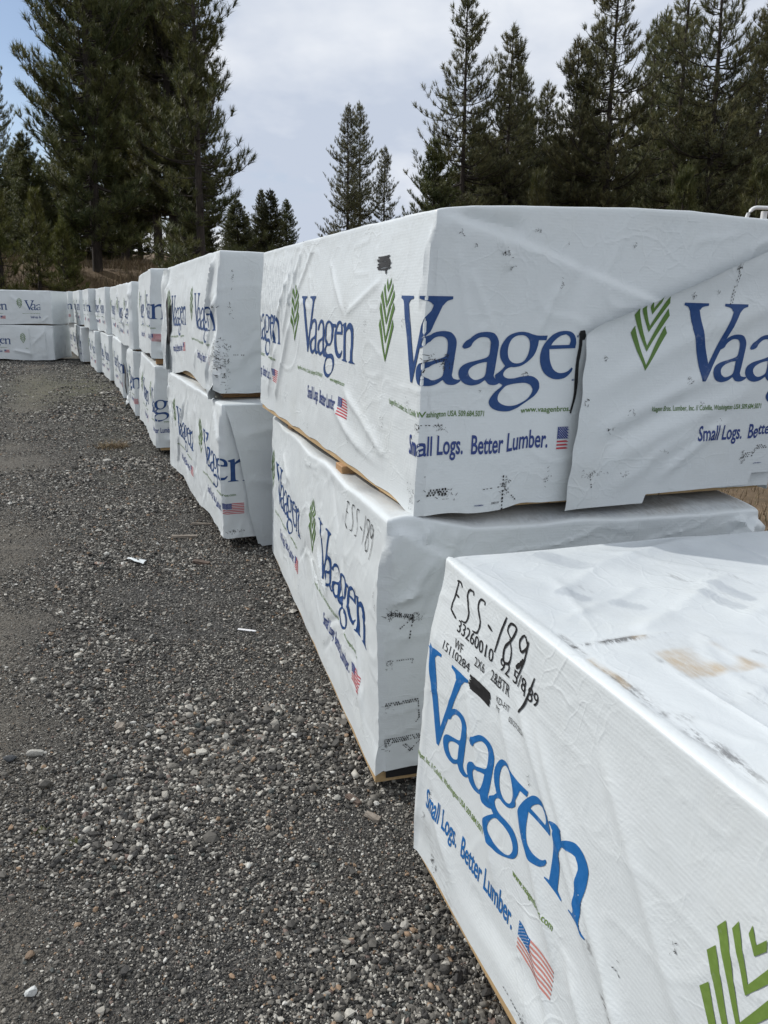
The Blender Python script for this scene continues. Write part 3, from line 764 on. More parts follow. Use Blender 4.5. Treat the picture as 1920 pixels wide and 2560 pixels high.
# black painted-out patch
rng = random.Random(3)
for k in range(9):
    y = -0.118 - k * 0.0042; stroke(art, [(-0.40 + rng.uniform(-.02, .02), y), (-0.35, y + rng.uniform(-.003, .003)), (-0.300 + rng.uniform(-.025, .01), y + 0.002)], 0.0055, 6, False, k)
stroke(art, [(-0.335, -0.15), (-0.33, -0.168)], 0.01, 6, True, 5)
v_, t_ = text_tris('2421X', 0.026, 0.0055, 0.02); art.add(v_ + [0.222, -0.812], t_, 6)
v_, t_ = text_tris('WHMIN', 0.030, 0.0045, 0.02); art.add(v_ + [0.165, -0.814], t_, 3)
def hem_u1(s):
    h = np.zeros_like(s)
    h = np.where(s < 0, 0.024 - 0.026 * np.exp(-np.clip(-s, 0, 9) / 0.30) + 0.004 * np.sin(s * 21), h)
    h = np.where((s >= 0) & (s < W), np.where(s < 0.25, 0.004 * np.sin(s * 25), np.where(s < 0.32, (s - 0.25) / 0.07 * 0.016, 0.016)), h)
    return h
flap_art = Art()
frays(flap_art, 0.98, -0.13, 0.006, 0.012, 30, 60, s=0.0035); stitch(flap_art, 0.985, -0.14, 0.975, -0.23, 0.010, 0.0012, rows=2)
frays(flap_art, 0.83, -0.215, 0.006, 0.004, 12, 61, s=0.0035); frays(flap_art, 0.92, -0.20, 0.006, 0.005, 8, 62, s=0.003); frays(flap_art, 0.86, -0.46, 0.008, 0.008, 16, 63, s=0.003)
frays(flap_art, 0.545, -0.39, 0.003, 0.006, 8, 64, s=0.004); frays(flap_art, 0.49, -0.52, 0.006, 0.012, 6, 65, s=0.005); frays(flap_art, 0.655, -0.55, 0.010, 0.004, 8, 66, s=0.003)
frays(flap_art, 0.54, -0.735, 0.022, 0.006, 34, 67, s=0.003); stitch(flap_art, 0.535, -0.735, 0.545, -0.78, 0.008, 0.0016); frays(flap_art, 0.59, -0.60, 0.008, 0.006, 7, 68, s=0.004)
frays(flap_art, 1.12, -0.73, 0.006, 0.012, 26, 69, s=0.004); stitch(flap_art, 1.12, -0.733, 1.21, -0.725, 0.009, 0.0018, rows=3); frays(flap_art, 1.0, -0.60, 0.01, 0.01, 8, 70, s=0.003)
frays(flap_art, 0.66, -0.745, 0.012, 0.005, 14, 72, s=0.003); frays(flap_art, 0.80, -0.69, 0.01, 0.004, 8, 73, s=0.003); frays(flap_art, 0.92, -0.53, 0.004, 0.006, 6, 74, s=0.003)
v_, t_ = text_tris('WHMIN', 0.032, 0.0045, 0.02); flap_art.add(v_ + [1.17, -0.80], t_, 3)
def xl_u1(z):
    z = np.asarray(z, float)
    zp = np.array([-0.87, -0.80, -0.62, -0.53, -0.45, -0.38, -0.325, -0.30, -0.224, -0.15, -0.072, 0.0])
    xp = np.array([0.452, 0.452, 0.462, 0.470, 0.468, 0.470, 0.468, 0.505, 0.711, 0.90, 1.09, 1.262])
    return np.interp(z, zp, xp) + 0.002 * np.sin(z * 60)
U1 = dict(loc=(0.120, 2.050, 0.881), yaw=19.87)
U1_folds = [(0.0, -0.012, 0.46, -0.150, 0.008, -0.011), (0.46, -0.150, 0.80, -0.255, 0.008, -0.011),
            (0.06, -0.02, 0.26, -0.060, -0.010, 0.03), (0.205, -0.115, 0.18, -0.08, 0.005, 0.008), (0.205, -0.115, 0.215, -0.16, 0.005, 0.012), (0.38, -0.19, 0.33, -0.33, 0.004, 0.012),
            (-0.02, -0.05, -0.035, -0.27, 0.006, 0.012),
            (0.06, -0.1, 0.12, -0.36, 0.003, 0.012), (0.10, -0.16, 0.20, -0.34, 0.003, 0.012), (0.15, -0.3, 0.18, -0.36, 0.003, 0.02)] + \
           [(-2.30 + 0.055 * k, -0.02 - 0.01 * (k % 3), -2.36 + 0.055 * k + 0.02, -0.30 - 0.05 * (k % 4), 0.0045, 0.013) for k in range(16)] + \
           [(-1.45, -0.02, -1.75, -0.42, 0.008, 0.025), (-1.62, -0.10, -2.1, -0.55, 0.008, 0.03), (-1.55, -0.30, -2.0, -0.80, 0.009, 0.03), (-1.25, -0.02, -1.5, -0.22, 0.006, 0.02), (-1.9, -0.45, -2.2, -0.8, 0.008, 0.03),
            (-0.9, -0.62, -0.35, -0.80, 0.007, 0.03), (-0.75, -0.55, -0.25, -0.72, 0.006, 0.025), (-0.62, -0.72, -0.1, -0.80, 0.009, 0.025), (-1.0, -0.1, -0.75, -0.30, 0.004, 0.015), (-0.75, -0.30, -0.35, -0.18, 0.004, 0.015)]
def top_u1(x, y): return np.interp(np.asarray(x, float), [0, 0.10, 0.25, 0.5, 0.8, 1.1, 1.27], [-0.018, -0.005, 0.006, 0.016, 0.025, 0.021, 0.016]) * np.exp(-np.asarray(y) / 0.9)
stroke(art, [(0.464, -0.325), (0.470, -0.36), (0.466, -0.42), (0.468, -0.50), (0.460, -0.56)], 0.011, 6, True, 2)
stroke(art, [(0.470, -0.318), (0.475, -0.345)], 0.02, 6, True, 3)
package('big white wrapped package atop the nearest two-high stack, diagonal fold on its end', U1['loc'], U1['yaw'], 0.834, 0.0085, 11,
        logos=(-0.185, -1.40, -2.615), ledge=True, clip=lambda c_, z_: c_ < 0.460, bulge=0.02, rr=0.008, dfb=0.007, dft=0.014, ln=-0.016, lf=-0.011, folds=U1_folds, hem=hem_u1, art=art, top=top_u1, amp=0.85,
        flap=dict(z0=-0.842, xl=xl_u1, logos=(0.80,), art=flap_art, n=(90, 90), lift=0.016,
                  hem=lambda v: np.where(v < 0.75, 0.0, np.where(v < 1.17, 0.028 + 0.02 * (v - 0.75), 0.075)),
                  folds=[(0.50, -0.50, 1.1, -0.22, 0.006, 0.035), (0.52, -0.62, 1.0, -0.42, 0.007, 0.03), (0.55, -0.72, 1.15, -0.48, 0.007, 0.035), (0.60, -0.80, 0.95, -0.60, 0.006, 0.03), (0.78, -0.80, 1.05, -0.58, 0.006, 0.02), (0.95, -0.33, 1.2, -0.20, 0.005, 0.03),
                         (0.50, -0.33, 1.2, -0.06, 0.005, 0.04), (0.56, -0.66, 0.9, -0.5, -0.006, 0.03)]))

# ---- L1: the package beneath it
art = Art()
def hand(A, glyphs, x, y, h, w, mi, slant=0.0, seed=0):
    for g in glyphs:
        A_ = [(x + (px + slant * py) * h, y + py * h) for px, py in g]
        stroke(A, A_, w, mi, True, seed); seed += 1
G_E = [[(0.12, 1.05), (0.10, 0.5), (0.05, 0.0)], [(0.0, 0.98), (0.25, 1.02), (0.42, 0.92)], [(0.10, 0.58), (0.36, 0.55)], [(0.05, 0.02), (0.3, -0.06), (0.52, -0.12)]]
G_S = [[(0.45, 0.95), (0.40, 1.05), (0.15, 1.02), (0.08, 0.82), (0.25, 0.58), (0.42, 0.35), (0.36, 0.02), (0.08, -0.05)]]
G_dash = [[(0.0, 0.5), (0.28, 0.42)]]
G_1 = [[(0.25, 1.1), (0.12, 0.6), (0.0, -0.1)]]
G_8 = [[(0.28, 0.62), (0.02, 0.78), (0.12, 1.02), (0.42, 1.0), (0.30, 0.62), (0.05, 0.25), (0.12, -0.12), (0.40, -0.05), (0.40, 0.30), (0.20, 0.60)]]
G_9 = [[(0.42, 0.80), (0.20, 1.0), (0.02, 0.75), (0.18, 0.52), (0.40, 0.72), (0.42, 0.9), (0.40, 0.3), (0.22, -0.30)]]
x = -0.50
for G_, adv in ((G_E, 0.075), (G_S, 0.07), (G_S, 0.07), (G_dash, 0.045), (G_1, 0.04), (G_8, 0.05), (G_9, 0.05)):
    hand(art, G_, x, -0.135, 0.085, 0.0048, 6, 0.1, int(abs(x) * 100)); x += adv * 0.93
stitch(art, 0.006, -0.285, 0.085, -0.300, 0.006, 0.003, rows=2); frays(art, 0.02, -0.285, 0.012, 0.008, 46, 1, s=0.004); frays(art, 0.085, -0.30, 0.012, 0.007, 46, 2, s=0.004)
stitch(art, 0.085, -0.305, 0.075, -0.37, 0.010, 0.0018); stitch(art, 0.08, -0.305, 0.045, -0.335, 0.007, 0.0015)
stitch(art, 0.01, -0.445, 0.09, -0.445, 0.007, 0.0012); frays(art, 0.012, -0.455, 0.006, 0.008, 20, 3, s=0.003); stitch(art, 0.09, -0.445, 0.085, -0.465, 0.006, 0.0012)
stitch(art, 0.004, -0.605, 0.11, -0.600, 0.0075, 0.0026, rows=2); stitch(art, 0.11, -0.60, 0.115, -0.665, 0.009, 0.0018); stitch(art, 0.115, -0.665, 0.10, -0.69, 0.008, 0.0016); frays(art, 0.015, -0.615, 0.01, 0.008, 16, 4, s=0.003)
stitch(art, 0.004, -0.750, 0.12, -0.746, 0.0065, 0.0026, rows=3); frays(art, 0.01, -0.755, 0.008, 0.012, 26, 5, s=0.004); stitch(art, 0.065, -0.765, 0.09, -0.795, 0.007, 0.0018, rows=2); stitch(art, 0.12, -0.755, 0.085, -0.795, 0.007, 0.0018)
for k, (s_, z_) in enumerate([(-0.05, -0.24), (-0.03, -0.27), (-0.25, -0.70), (-0.8, -0.74), (-1.4, -0.72), (-2.3, -0.4), (-1.15, -0.05), (-0.3, -0.32), (-1.9, -0.7)]): frays(art, s_, z_, 0.006, 0.01, 9, 80 + k, s=0.0035)
def hem_l1(s):
    return np.where(s < 0, 0.017 + 0.018 * np.exp(s / 0.4) + 0.004 * np.sin(s * 17), np.where(s < W, 0.052 + 0.07 * np.clip(s, 0, .3), 0.03))
L1 = dict(loc=(0.008, 2.013, 0.010), yaw=16.18)
rngf = random.Random(8)
L1_folds = [(0.015, -0.03, 0.20, -0.115, 0.012, -0.010), (0.20, -0.115, 0.62, -0.30, 0.010, -0.010), (0.02, -0.03, 0.10, -0.06, 0.010, 0.012), (0.11, -0.075, 0.13, -0.02, 0.010, 0.014), (0.2, -0.12, 0.21, -0.02, 0.006, 0.02),
            (0.02, -0.08, 0.04, -0.27, 0.004, 0.012), (0.07, -0.07, 0.05, -0.27, 0.004, 0.015), (0.14, -0.11, 0.06, -0.25, 0.007, 0.02), (0.0, -0.25, 0.12, -0.21, 0.005, 0.015), (0.02, -0.36, 0.14, -0.35, 0.003, 0.02),
            (1.10, -0.18, 1.25, -0.03, 0.02, -0.008), (1.19, -0.02, 1.22, -0.12, 0.02, 0.02)] + \
           [(-rngf.uniform(0.1, 2.3), -rngf.uniform(0.03, 0.5), 0, 0, 0, 0) for k in range(0)]
for k in range(26):
    s_ = -rngf.uniform(0.1, 2.3); z_ = -rngf.uniform(0.02, 0.6); a_ = rngf.uniform(-0.35, 0.35)
    L1_folds.append((s_, z_, s_ + a_, z_ - rngf.uniform(0.1, 0.3), rngf.uniform(-0.006, 0.008), rngf.uniform(0.012, 0.03)))
def top_l1(x, y): return -0.03 * np.exp(-np.asarray(y) / 0.10) * sstep(0.10, 0.30, x) + 0.012 * np.exp(-((x - 0.06) / 0.06) ** 2 - (y / 0.1) ** 2) + 0.008 * np.sin(y * 9) * np.exp(-x / 0.2)
package('white package on the gravel beneath the big folded one, black handwriting near its corner', L1['loc'], L1['yaw'], 0.858, 0.0105, 23,
        logos=(-0.94, -2.16), ledge=True, dft=-0.037, dfb=0.0, ln=0.004, folds=L1_folds, hem=hem_l1, art=art, top=top_l1, amp=1.25, liner=(0.016, W - 0.016, 0.020, 0.13),
        dirt=(lambda gx, gy, gs, gz, tp: 0.45 * tp * sstep(0.02, 0.12, gx) * np.clip(0.6 + 1.5 * fbm(gx * 6, gy * 4, 5, 3), 0, 1),
              lambda gx, gy, gs, gz, tp: 0.35 * tp * np.clip(0.4 + 1.5 * fbm(gx * 5, gy * 5, 8, 3), 0, 1)))
for y_, lab in ((0.34, 'dark bearer tucked under the near end of the big upper package'), (0.72, 'sawn bearer sticking out at the middle of the big upper package'), (1.90, 'bearer under the far end of the big upper package')):
    p = at_local((0.05, 2.03, 0.858), 18.5, 0.62 + (0.022 if y_ == 0.72 else 0.07), y_)
    bearer(lab, (p[0], p[1], 0.8585 + (-0.002 if y_ < 1 else -0.027)), 18.5, 1.27, h=0.03 if y_ != 0.72 else 0.031)

# ---- F: the single package right in front of the camera
art = Art()
x = -2.338
for G_, adv in ((G_E, 0.058), (G_S, 0.058), (G_S, 0.064), (G_dash, 0.046), (G_1, 0.030), (G_8, 0.050), (G_9, 0.05)):
    hand(art, G_, x, -0.112, 0.074, 0.0058, 6, 0.12, int(abs(x) * 50)); x += adv
stroke(art, [(-2.025, -0.112), (-2.010, -0.098), (-2.0, -0.085)], 0.011, 6, True, 3)
stroke(art, [(-1.955, -0.10), (-1.975, -0.16), (-1.99, -0.19)], 0.0062, 6, True, 4)
for body, xx, yy, ww, hh in (('33260010', -2.285, -0.158, 0.170, 0.030), ('92 5/8', -2.085, -0.158, 0.105, 0.030), ('WF', -2.283, -0.196, 0.040, 0.023), ('15110284', -2.352, -0.222, 0.130, 0.023),
                             ('2X6', -2.185, -0.196, 0.042, 0.023), ('2&BTR', -2.115, -0.196, 0.078, 0.026), ('189', -1.985, -0.165, 0.052, 0.030), ('KD-HT', -2.098, -0.226, 0.050, 0.014), ('M5', -2.096, -0.243, 0.018, 0.011), ('03/27/2024', -2.045, -0.243, 0.062, 0.012)):
    v_, t_ = text_tris(body, ww, hh, 0.0); art.add(v_ + [xx + (0.02 if yy < -0.2 else 0), yy + 0.013], t_, 6)
for k in range(8):
    y = -0.212 - k * 0.0036; stroke(art, [(-2.195 + 0.004 * k % 0.01, y), (-2.15, y + 0.001), (-2.108 + 0.002 * k % 0.006, y - 0.002)], 0.006, 6, False, k + 30)
for k, (s_, z_, n_) in enumerate([(-2.355, -0.34, 8), (-2.30, -0.79, 40), (-2.28, -0.80, 20), (-1.84, -0.80, 14), (-1.80, -0.82, 16), (-2.33, -0.62, 12), (-1.52, -0.30, 6), (-1.93, -0.30, 5), (-1.62, -0.44, 6), (-2.36, -0.70, 12), (-1.70, -0.79, 10)]):
    frays(art, s_, z_, 0.006, 0.008, n_, 200 + k, s=0.003)
stitch(art, -1.92, -0.80, -1.84, -0.805, 0.008, 0.0012)
bmesh.ops.translate(art.bm, vec=(0.045, 0.012, 0), verts=art.bm.verts)
art.cut(0.03)
Fp = dict(loc=(0.895, -0.549, 0.068), yaw=18.37)
F_folds = [(-2.16, -0.22, -1.95, -0.62, 0.005, 0.022), (-2.05, -0.16, -1.72, -0.60, 0.006, 0.022), (-1.98, -0.14, -1.60, -0.50, 0.0055, 0.02), (-1.90, -0.16, -1.50, -0.56, 0.006, 0.022), (-1.70, -0.10, -1.40, -0.42, 0.004, 0.025),
           (-1.60, -0.46, -1.30, -0.78, 0.006, 0.025), (-1.72, -0.52, -1.40, -0.82, 0.006, 0.025), (-1.85, -0.55, -1.62, -0.82, 0.005, 0.025), (-2.30, -0.60, -2.05, -0.82, 0.005, 0.03), (-1.30, -0.2, -1.0, -0.6, 0.004, 0.03), (-2.33, -0.1, -2.36, -0.8, 0.004, 0.02)]
def top_f(x, y):
    x = np.asarray(x, float); y = np.asarray(y, float)
    h = 0.003 * np.exp(-((x - 0.010) / 0.007) ** 2)                 # welt along the long edge
    h = h - 0.002 * np.exp(-((x - 0.024) / 0.008) ** 2)
    for (x0, y0, x1, y1, a, w) in ((0.17, 1.87, 0.31, 1.94, 0.009, 0.03), (0.28, 1.92, 0.60, 2.10, 0.010, 0.035), (0.108, 1.92, 0.18, 2.20, 0.006, 0.02), (0.35, 1.84, 0.80, 2.02, 0.010, 0.04), (0.10, 2.06, 0.38, 2.26, 0.007, 0.03), (0.45, 1.78, 0.9, 1.92, 0.010, 0.035),
                                  (0.30, 2.22, 0.75, 2.36, 0.012, 0.04), (0.02, 1.853, 0.28, 1.849, 0.004, 0.010), (0.138, 1.80, 0.138, 1.15, 0.005, 0.010), (0.278, 1.86, 0.278, 1.45, 0.004, 0.010), (0.20, 2.0, 0.34, 2.08, 0.006, 0.02), (0.05, 1.95, 0.22, 2.03, 0.005, 0.02),
                                  (0.16, 1.60, 0.30, 1.66, 0.005, 0.02), (0.20, 1.45, 0.5, 1.58, 0.008, 0.03), (0.05, 1.60, 0.12, 1.42, 0.004, 0.015), (0.3, 1.62, 0.6, 1.75, 0.008, 0.03)):
        d, t, sd = seg_dist(x, y, x0, y0, x1, y1); h = h + 0.9 * a * np.exp(-np.abs(d / (0.7 * w)) ** 1.4) * np.clip(t * 4, 0, 1) * np.clip((1 - t) * 4, 0, 1)
    return h
def dirt_f(gx, gy, gs, gz, tp):
    d = 0
    wob = 0.006 * fbm(gy * 13, gx * 0, 77, 3)
    patch = np.clip(0.75 + 2.2 * fbm(gy * 15, gx * 15, 79, 3), 0, 1.2)
    for (x0, y0, x1, y1, w, a) in ((0.024, 1.91, 0.024, 1.72, 0.006, 0.9), (0.026, 1.73, 0.026, 1.61, 0.008, 1.6), (0.03, 1.61, 0.058, 1.585, 0.009, 1.5), (0.036, 1.56, 0.042, 1.42, 0.009, 1.3), (0.035, 1.40, 0.045, 1.22, 0.010, 1.5), (0.05, 1.2, 0.04, 0.9, 0.012, 1.4),
                                  (0.02, 1.853, 0.28, 1.849, 0.006, 1.25), (0.09, 1.851, 0.15, 1.85, 0.008, 1.9), (0.138, 1.80, 0.140, 1.52, 0.006, 2.0), (0.140, 1.52, 0.138, 1.1, 0.006, 1.4), (0.157, 1.64, 0.155, 1.585, 0.012, 0.9), (0.160, 1.70, 0.158, 1.66, 0.010, 0.7), (0.278, 1.86, 0.278, 1.66, 0.004, 0.7),
                                  (0.30, 2.03, 0.305, 1.99, 0.004, 0.5), (0.20, 2.11, 0.21, 2.08, 0.006, 0.5), (0.42, 2.16, 0.46, 2.07, 0.006, 0.7), (0.55, 2.13, 0.60, 2.02, 0.006, 0.6), (0.20, 1.62, 0.205, 1.5, 0.008, 0.6), (0.33, 1.75, 0.4, 1.6, 0.006, 0.7), (0.30, 1.58, 0.36, 1.40, 0.014, 0.7)):
        q, t, sd = seg_dist(gx + wob, gy, x0, y0, x1, y1); d = d + a * np.exp(-(q / w) ** 2) * patch
    side = 0
    for (s0, z0, s1, z1, w, a) in ((-1.60, -0.50, -1.48, -0.62, 0.006, 1.2), (-1.66, -0.42, -1.63, -0.46, 0.005, 0.8), (-2.3, -0.7, -2.1, -0.82, 0.03, 0.3), (-1.75, -0.79, -1.6, -0.82, 0.012, 0.5)):
        q, t, sd = seg_dist(gs, gz, s0, z0, s1, z1); side = side + a * np.exp(-(q / w) ** 2)
    return np.clip(0.72 * d * tp + side * (1 - tp) + 0.16 * tp * np.clip(-0.05 + 1.6 * fbm(gx * 9, gy * 5, 3, 4), 0, 1), 0, 2)
def rust_f(gx, gy, gs, gz, tp):
    wx = gx + 0.012 * fbm(gx * 18, gy * 18, 4, 3); wy = gy + 0.012 * fbm(gx * 18 + 5, gy * 18, 6, 3)
    box = sstep(0.138, 0.150, wx) * sstep(0.292, 0.280, wx) * sstep(1.688, 1.70, wy) * sstep(1.80, 1.785, wy - 0.25 * (0.2 - wx) * 0)
    d = box * np.clip(0.55 + 1.2 * fbm(gx * 12, gy * 12, 7, 3) + 0.7 * np.exp(-((wx - 0.175) / 0.04) ** 2 - ((wy - 1.712) / 0.02) ** 2), 0, 1) * 0.9
    for (x0, y0, x1, y1, w, a) in ((0.285, 1.73, 0.292, 1.70, 0.010, 0.8), (0.026, 1.80, 0.026, 1.70, 0.006, 0.9), (0.15, 1.85, 0.17, 1.85, 0.006, 0.8)):
        q, t, sd = seg_dist(wx, gy, x0, y0, x1, y1); d = d + a * np.exp(-(q / w) ** 2)
    return np.clip(d * tp, 0, 1)
def dust_dimming_f(gx, gy, gs, gz, tp):
    d = 0.25 + 0.4 * np.clip(0.3 + 1.6 * fbm(gx * 5, gy * 4, 86, 4), 0, 1)  # overall grey: dust plus painted-in dimming of the sunlit top
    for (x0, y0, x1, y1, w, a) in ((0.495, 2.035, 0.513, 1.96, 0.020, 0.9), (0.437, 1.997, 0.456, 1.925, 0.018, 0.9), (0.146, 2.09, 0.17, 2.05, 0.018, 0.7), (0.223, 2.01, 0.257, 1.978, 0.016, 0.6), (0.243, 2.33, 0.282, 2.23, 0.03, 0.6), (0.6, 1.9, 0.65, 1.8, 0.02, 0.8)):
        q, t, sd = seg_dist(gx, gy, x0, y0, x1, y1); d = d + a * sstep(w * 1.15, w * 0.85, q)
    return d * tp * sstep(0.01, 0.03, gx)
mark5 = big_mark_art()
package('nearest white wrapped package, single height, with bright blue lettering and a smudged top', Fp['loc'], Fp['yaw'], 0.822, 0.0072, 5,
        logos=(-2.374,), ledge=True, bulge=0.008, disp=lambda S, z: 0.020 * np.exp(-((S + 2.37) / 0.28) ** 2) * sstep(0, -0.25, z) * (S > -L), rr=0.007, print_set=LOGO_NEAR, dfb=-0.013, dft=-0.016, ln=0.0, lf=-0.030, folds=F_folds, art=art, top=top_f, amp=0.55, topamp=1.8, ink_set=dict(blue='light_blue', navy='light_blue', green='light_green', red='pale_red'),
        hem=lambda s: np.where(s < 0, 0.024 - 0.016 * np.exp(-(s + L) / 0.15) + 0.004 * np.sin(s * 13), 0.01), dirt=(dirt_f, rust_f, dust_dimming_f), clip=lambda c_, z_: c_ > -2.6, extra=[(mark5, -1.352)])

# ---- second stack, with the torn upper package
rngf = random.Random(4)
def many_folds(n, seed, s0=-2.35, s1=-0.05, amp=(-0.006, 0.010), w=(0.012, 0.03), slope=0.35):
    r_ = random.Random(seed); o_ = []
    for k in range(n):
        s_ = r_.uniform(s0, s1); z_ = -r_.uniform(0.0, 0.6); a_ = r_.uniform(-slope, slope)
        o_.append((s_, z_, s_ + a_, z_ - r_.uniform(0.12, 0.35), r_.uniform(*amp), r_.uniform(*w)))
    return o_
art = Art()
frays(art, -0.02, -0.62, 0.03, 0.06, 160, 1, s=0.006); frays(art, 0.02, -0.70, 0.012, 0.07, 60, 2, s=0.005); frays(art, 0.07, -0.15, 0.004, 0.03, 8, 3, s=0.006); frays(art, 0.06, -0.36, 0.008, 0.03, 10, 4, s=0.006); stitch(art, 0.07, -0.60, 0.14, -0.60, 0.012, 0.002)
frays(art, -0.05, -0.32, 0.02, 0.012, 10, 5, s=0.006); frays(art, -0.22, -0.08, 0.06, 0.03, 22, 6, s=0.006)
U2 = dict(loc=(-0.991, 4.590, 0.926), yaw=22.97)
def disp_u2(S, zt):
    d = 0.030 * np.exp(-((S + 0.06) / 0.13) ** 2) * sstep(-0.42, -0.62, zt) * (1 + crumple(S, zt, 91, 9, 6) * 2)
    d = d + 0.035 * np.exp(-((S + 2.30) / 0.16) ** 2) * sstep(-0.05, -0.2, zt) * (0.5 + 2.2 * np.abs(crumple(S, zt, 93, 8, 6)))
    d = d + 0.016 * crumple(S, zt, 95, 5, 6) * np.exp(-((S + 0.35) / 0.3) ** 2)
    return d
r2, sp2, on2 = package('torn upper package of the second stack, its white wrap ripped and crumpled at the corners', U2['loc'], U2['yaw'], 0.831, 0.016, 31, logos=(-0.84, -2.02), dfb=-0.034, dft=-0.007, ln=-0.017, lf=-0.033, art=art,
        folds=many_folds(22, 5, slope=0.12) + [(-0.10, -0.02, -0.30, -0.40, 0.022, 0.035), (-0.02, -0.25, -0.25, -0.60, 0.02, 0.04), (0.35, -0.35, 0.06, -0.70, 0.006, 0.03), (0.5, -0.40, 0.15, -0.75, 0.006, 0.03), (0.4, -0.5, 0.15, -0.6, 0.005, 0.02)],
        hem=lambda s: np.where(s < 0, 0.02 + 0.03 * np.sin(s * 4), 0.0), disp=disp_u2)
# hanging scraps and the hole behind them
def scrap_pts(s0, s1, z0, z1, outw, seed, curl=0.0):
    def fn(u, v):
        s = s0 + (s1 - s0) * u + 0.03 * fbm(u * 3, v * 4, seed, 3) + 0.04 * (v - 0.5) * curl
        z = z0 + (z1 - z0) * v + 0.02 * fbm(u * 6, v * 3 + 3, seed + 1, 2)
        D = outw * (0.35 + 0.9 * v) + 0.05 * crumple(u * 0.8, v * 1.1, seed, 3, 6) + 0.025 * np.sin(u * 5 + v * 3)
        x = np.where(s < 0, -D, s); y = np.where(s < 0, -s, -D)
        return np.stack([x, y, z], -1)
    return fn
sheet('torn_flap', scrap_pts(-2.40, -2.10, 0.80, -0.03, 0.06, 7, 0.6), 22, 50, M['wrap'], r2)
sheet('torn_flap', scrap_pts(-0.20, 0.0, 0.36, -0.04, 0.055, 12, -0.4), 22, 30, M['wrap'], r2)
sheet('tear', lambda u, v: np.stack([-0.060 + 0 * u, 2.16 - 0.14 * u - 0.03 * v, 0.20 + 0.36 * v + 0.05 * (u - 0.5)], -1), 6, 10, M['liner'], r2)
art = Art()
frays(art, 0.05, -0.78, 0.03, 0.006, 30, 1, s=0.006); frays(art, 0.37, -0.11, 0.004, 0.012, 12, 2, s=0.007); frays(art, -2.2, -0.06, 0.06, 0.02, 40, 3, s=0.006)
L2 = dict(loc=(-0.963, 4.367, 0.060), yaw=23.10)
package('lower package of the second stack, flag printed right beside its folded near corner', L2['loc'], L2['yaw'], 0.824, 0.014, 37, logos=(-0.62, -1.82), dfb=0.006, ln=0.004, lf=-0.003, art=art, amp=1.5,
        folds=many_folds(40, 6, slope=0.25, amp=(-0.008, 0.012)), hem=lambda s: np.where(s < 0, 0.004 + 0.035 * np.exp(-((s + 0.45) / 0.25) ** 2) + 0.03 * np.exp(-((s + 1.6) / 0.3) ** 2), 0.0),
        flap=dict(z0=-0.86, n=(40, 50), lift=0.02, xl=lambda z: np.interp(np.asarray(z, float), [-0.87, -0.66, -0.5, -0.42, -0.3, -0.1, 0.0], [0.185, 0.135, 0.120, 0.105, 0.085, 0.04, 0.012]), hem=lambda v: np.where(v > 0.2, -0.02, 0.0),
                  folds=[(0.1, -0.18, 0.4, -0.13, 0.008, 0.03), (0.12, -0.45, 0.4, -0.50, 0.008, 0.03), (0.09, -0.15, 0.2, -0.3, 0.006, 0.02)]))
# ---- the stacks further along the row
def far_pkg(label, x, y, z, yaw, H, seed, logos, **k):
    k.setdefault('folds', many_folds(14, seed, slope=0.2, amp=(-0.008, 0.016), w=(0.015, 0.04)))
    k.setdefault('hem', lambda s: 0.015 * np.sin(s * 3.1 + seed))
    return package(label, (x, y, z), yaw, H, k.pop('res', 0.028), seed, logos=logos, amp=k.pop('amp', 1.6), **k)
art = Art(); frays(art, 0.3, -0.4, 0.1, 0.2, 6, 1, s=0.008)
far_pkg('upper package of the third stack, blue letter stroke wrapping its near corner', -2.238, 7.334, 0.935, 20.37, 0.831, 41, (-0.66, -1.86), dfb=-0.021, ln=-0.010, lf=-0.027, res=0.02, art=art,
        folds=many_folds(14, 41) + [(0.0, -0.66, 0.4, -0.58, 0.02, 0.03), (0.02, -0.75, 0.35, -0.82, 0.02, 0.04)])
far_pkg('lower package of the third stack, wood showing under its near corner', -2.230, 7.252, 0.041, 20.73, 0.821, 43, (-0.42, -1.62), dfb=-0.034, ln=-0.002, lf=-0.037, res=0.02,
        hem=lambda s: 0.03 + 0.02 * np.sin(s * 3), folds=many_folds(20, 43) + [(0.05, -0.70, 0.4, -0.75, 0.02, 0.04)])
r4, _, _ = far_pkg('upper package of the fourth stack, crumpled wrap bulging along its near edge', -3.216, 9.736, 0.872, 23.75, 0.83, 47, (-0.85, -2.05), ln=-0.016, disp=lambda S, z: 0.03 * np.exp(-((S + 0.1) / 0.2) ** 2) * (1 + 3 * crumple(S, z, 5, 7, 6)), folds=many_folds(26, 47, amp=(-0.01, 0.022)))
r4b, _, _ = far_pkg('lower package of the fourth stack, round black tear in its side', -3.236, 9.659, 0.026, 20.0, 0.822, 53, (-0.70, -1.9), disp=lambda S, z: 0.04 * np.exp(-((S + 1.2) / 0.7) ** 2) * (0.6 + 2.5 * np.abs(crumple(S, z, 15, 6, 6))), folds=many_folds(26, 53, amp=(-0.01, 0.022)))
ph = np.linspace(0, 2 * math.pi, 28, endpoint=False)
hole = [(-0.085, 1.62, 0.34)] + [(-0.085 + 0.012 * math.sin(3 * a), 1.62 + 0.40 * math.cos(a) * (1 + 0.12 * math.sin(2 * a)), 0.34 + 0.23 * math.sin(a)) for a in ph]
mesh_obj('tear', hole, np.array([[0, 1 + i, 1 + (i + 1) % 28] for i in range(28)]), M['liner'], None, r4b)
sheet('torn_flap', scrap_pts(-1.45, -1.0, 0.16, -0.02, 0.08, 19, 0.3), 18, 16, M['wrap'], r4b)
far_pkg('upper package of the fifth stack, narrow sunlit side with blue lettering', -4.14, 12.03, 0.878, 23.6, 0.835, 59, (-0.9, -2.1))
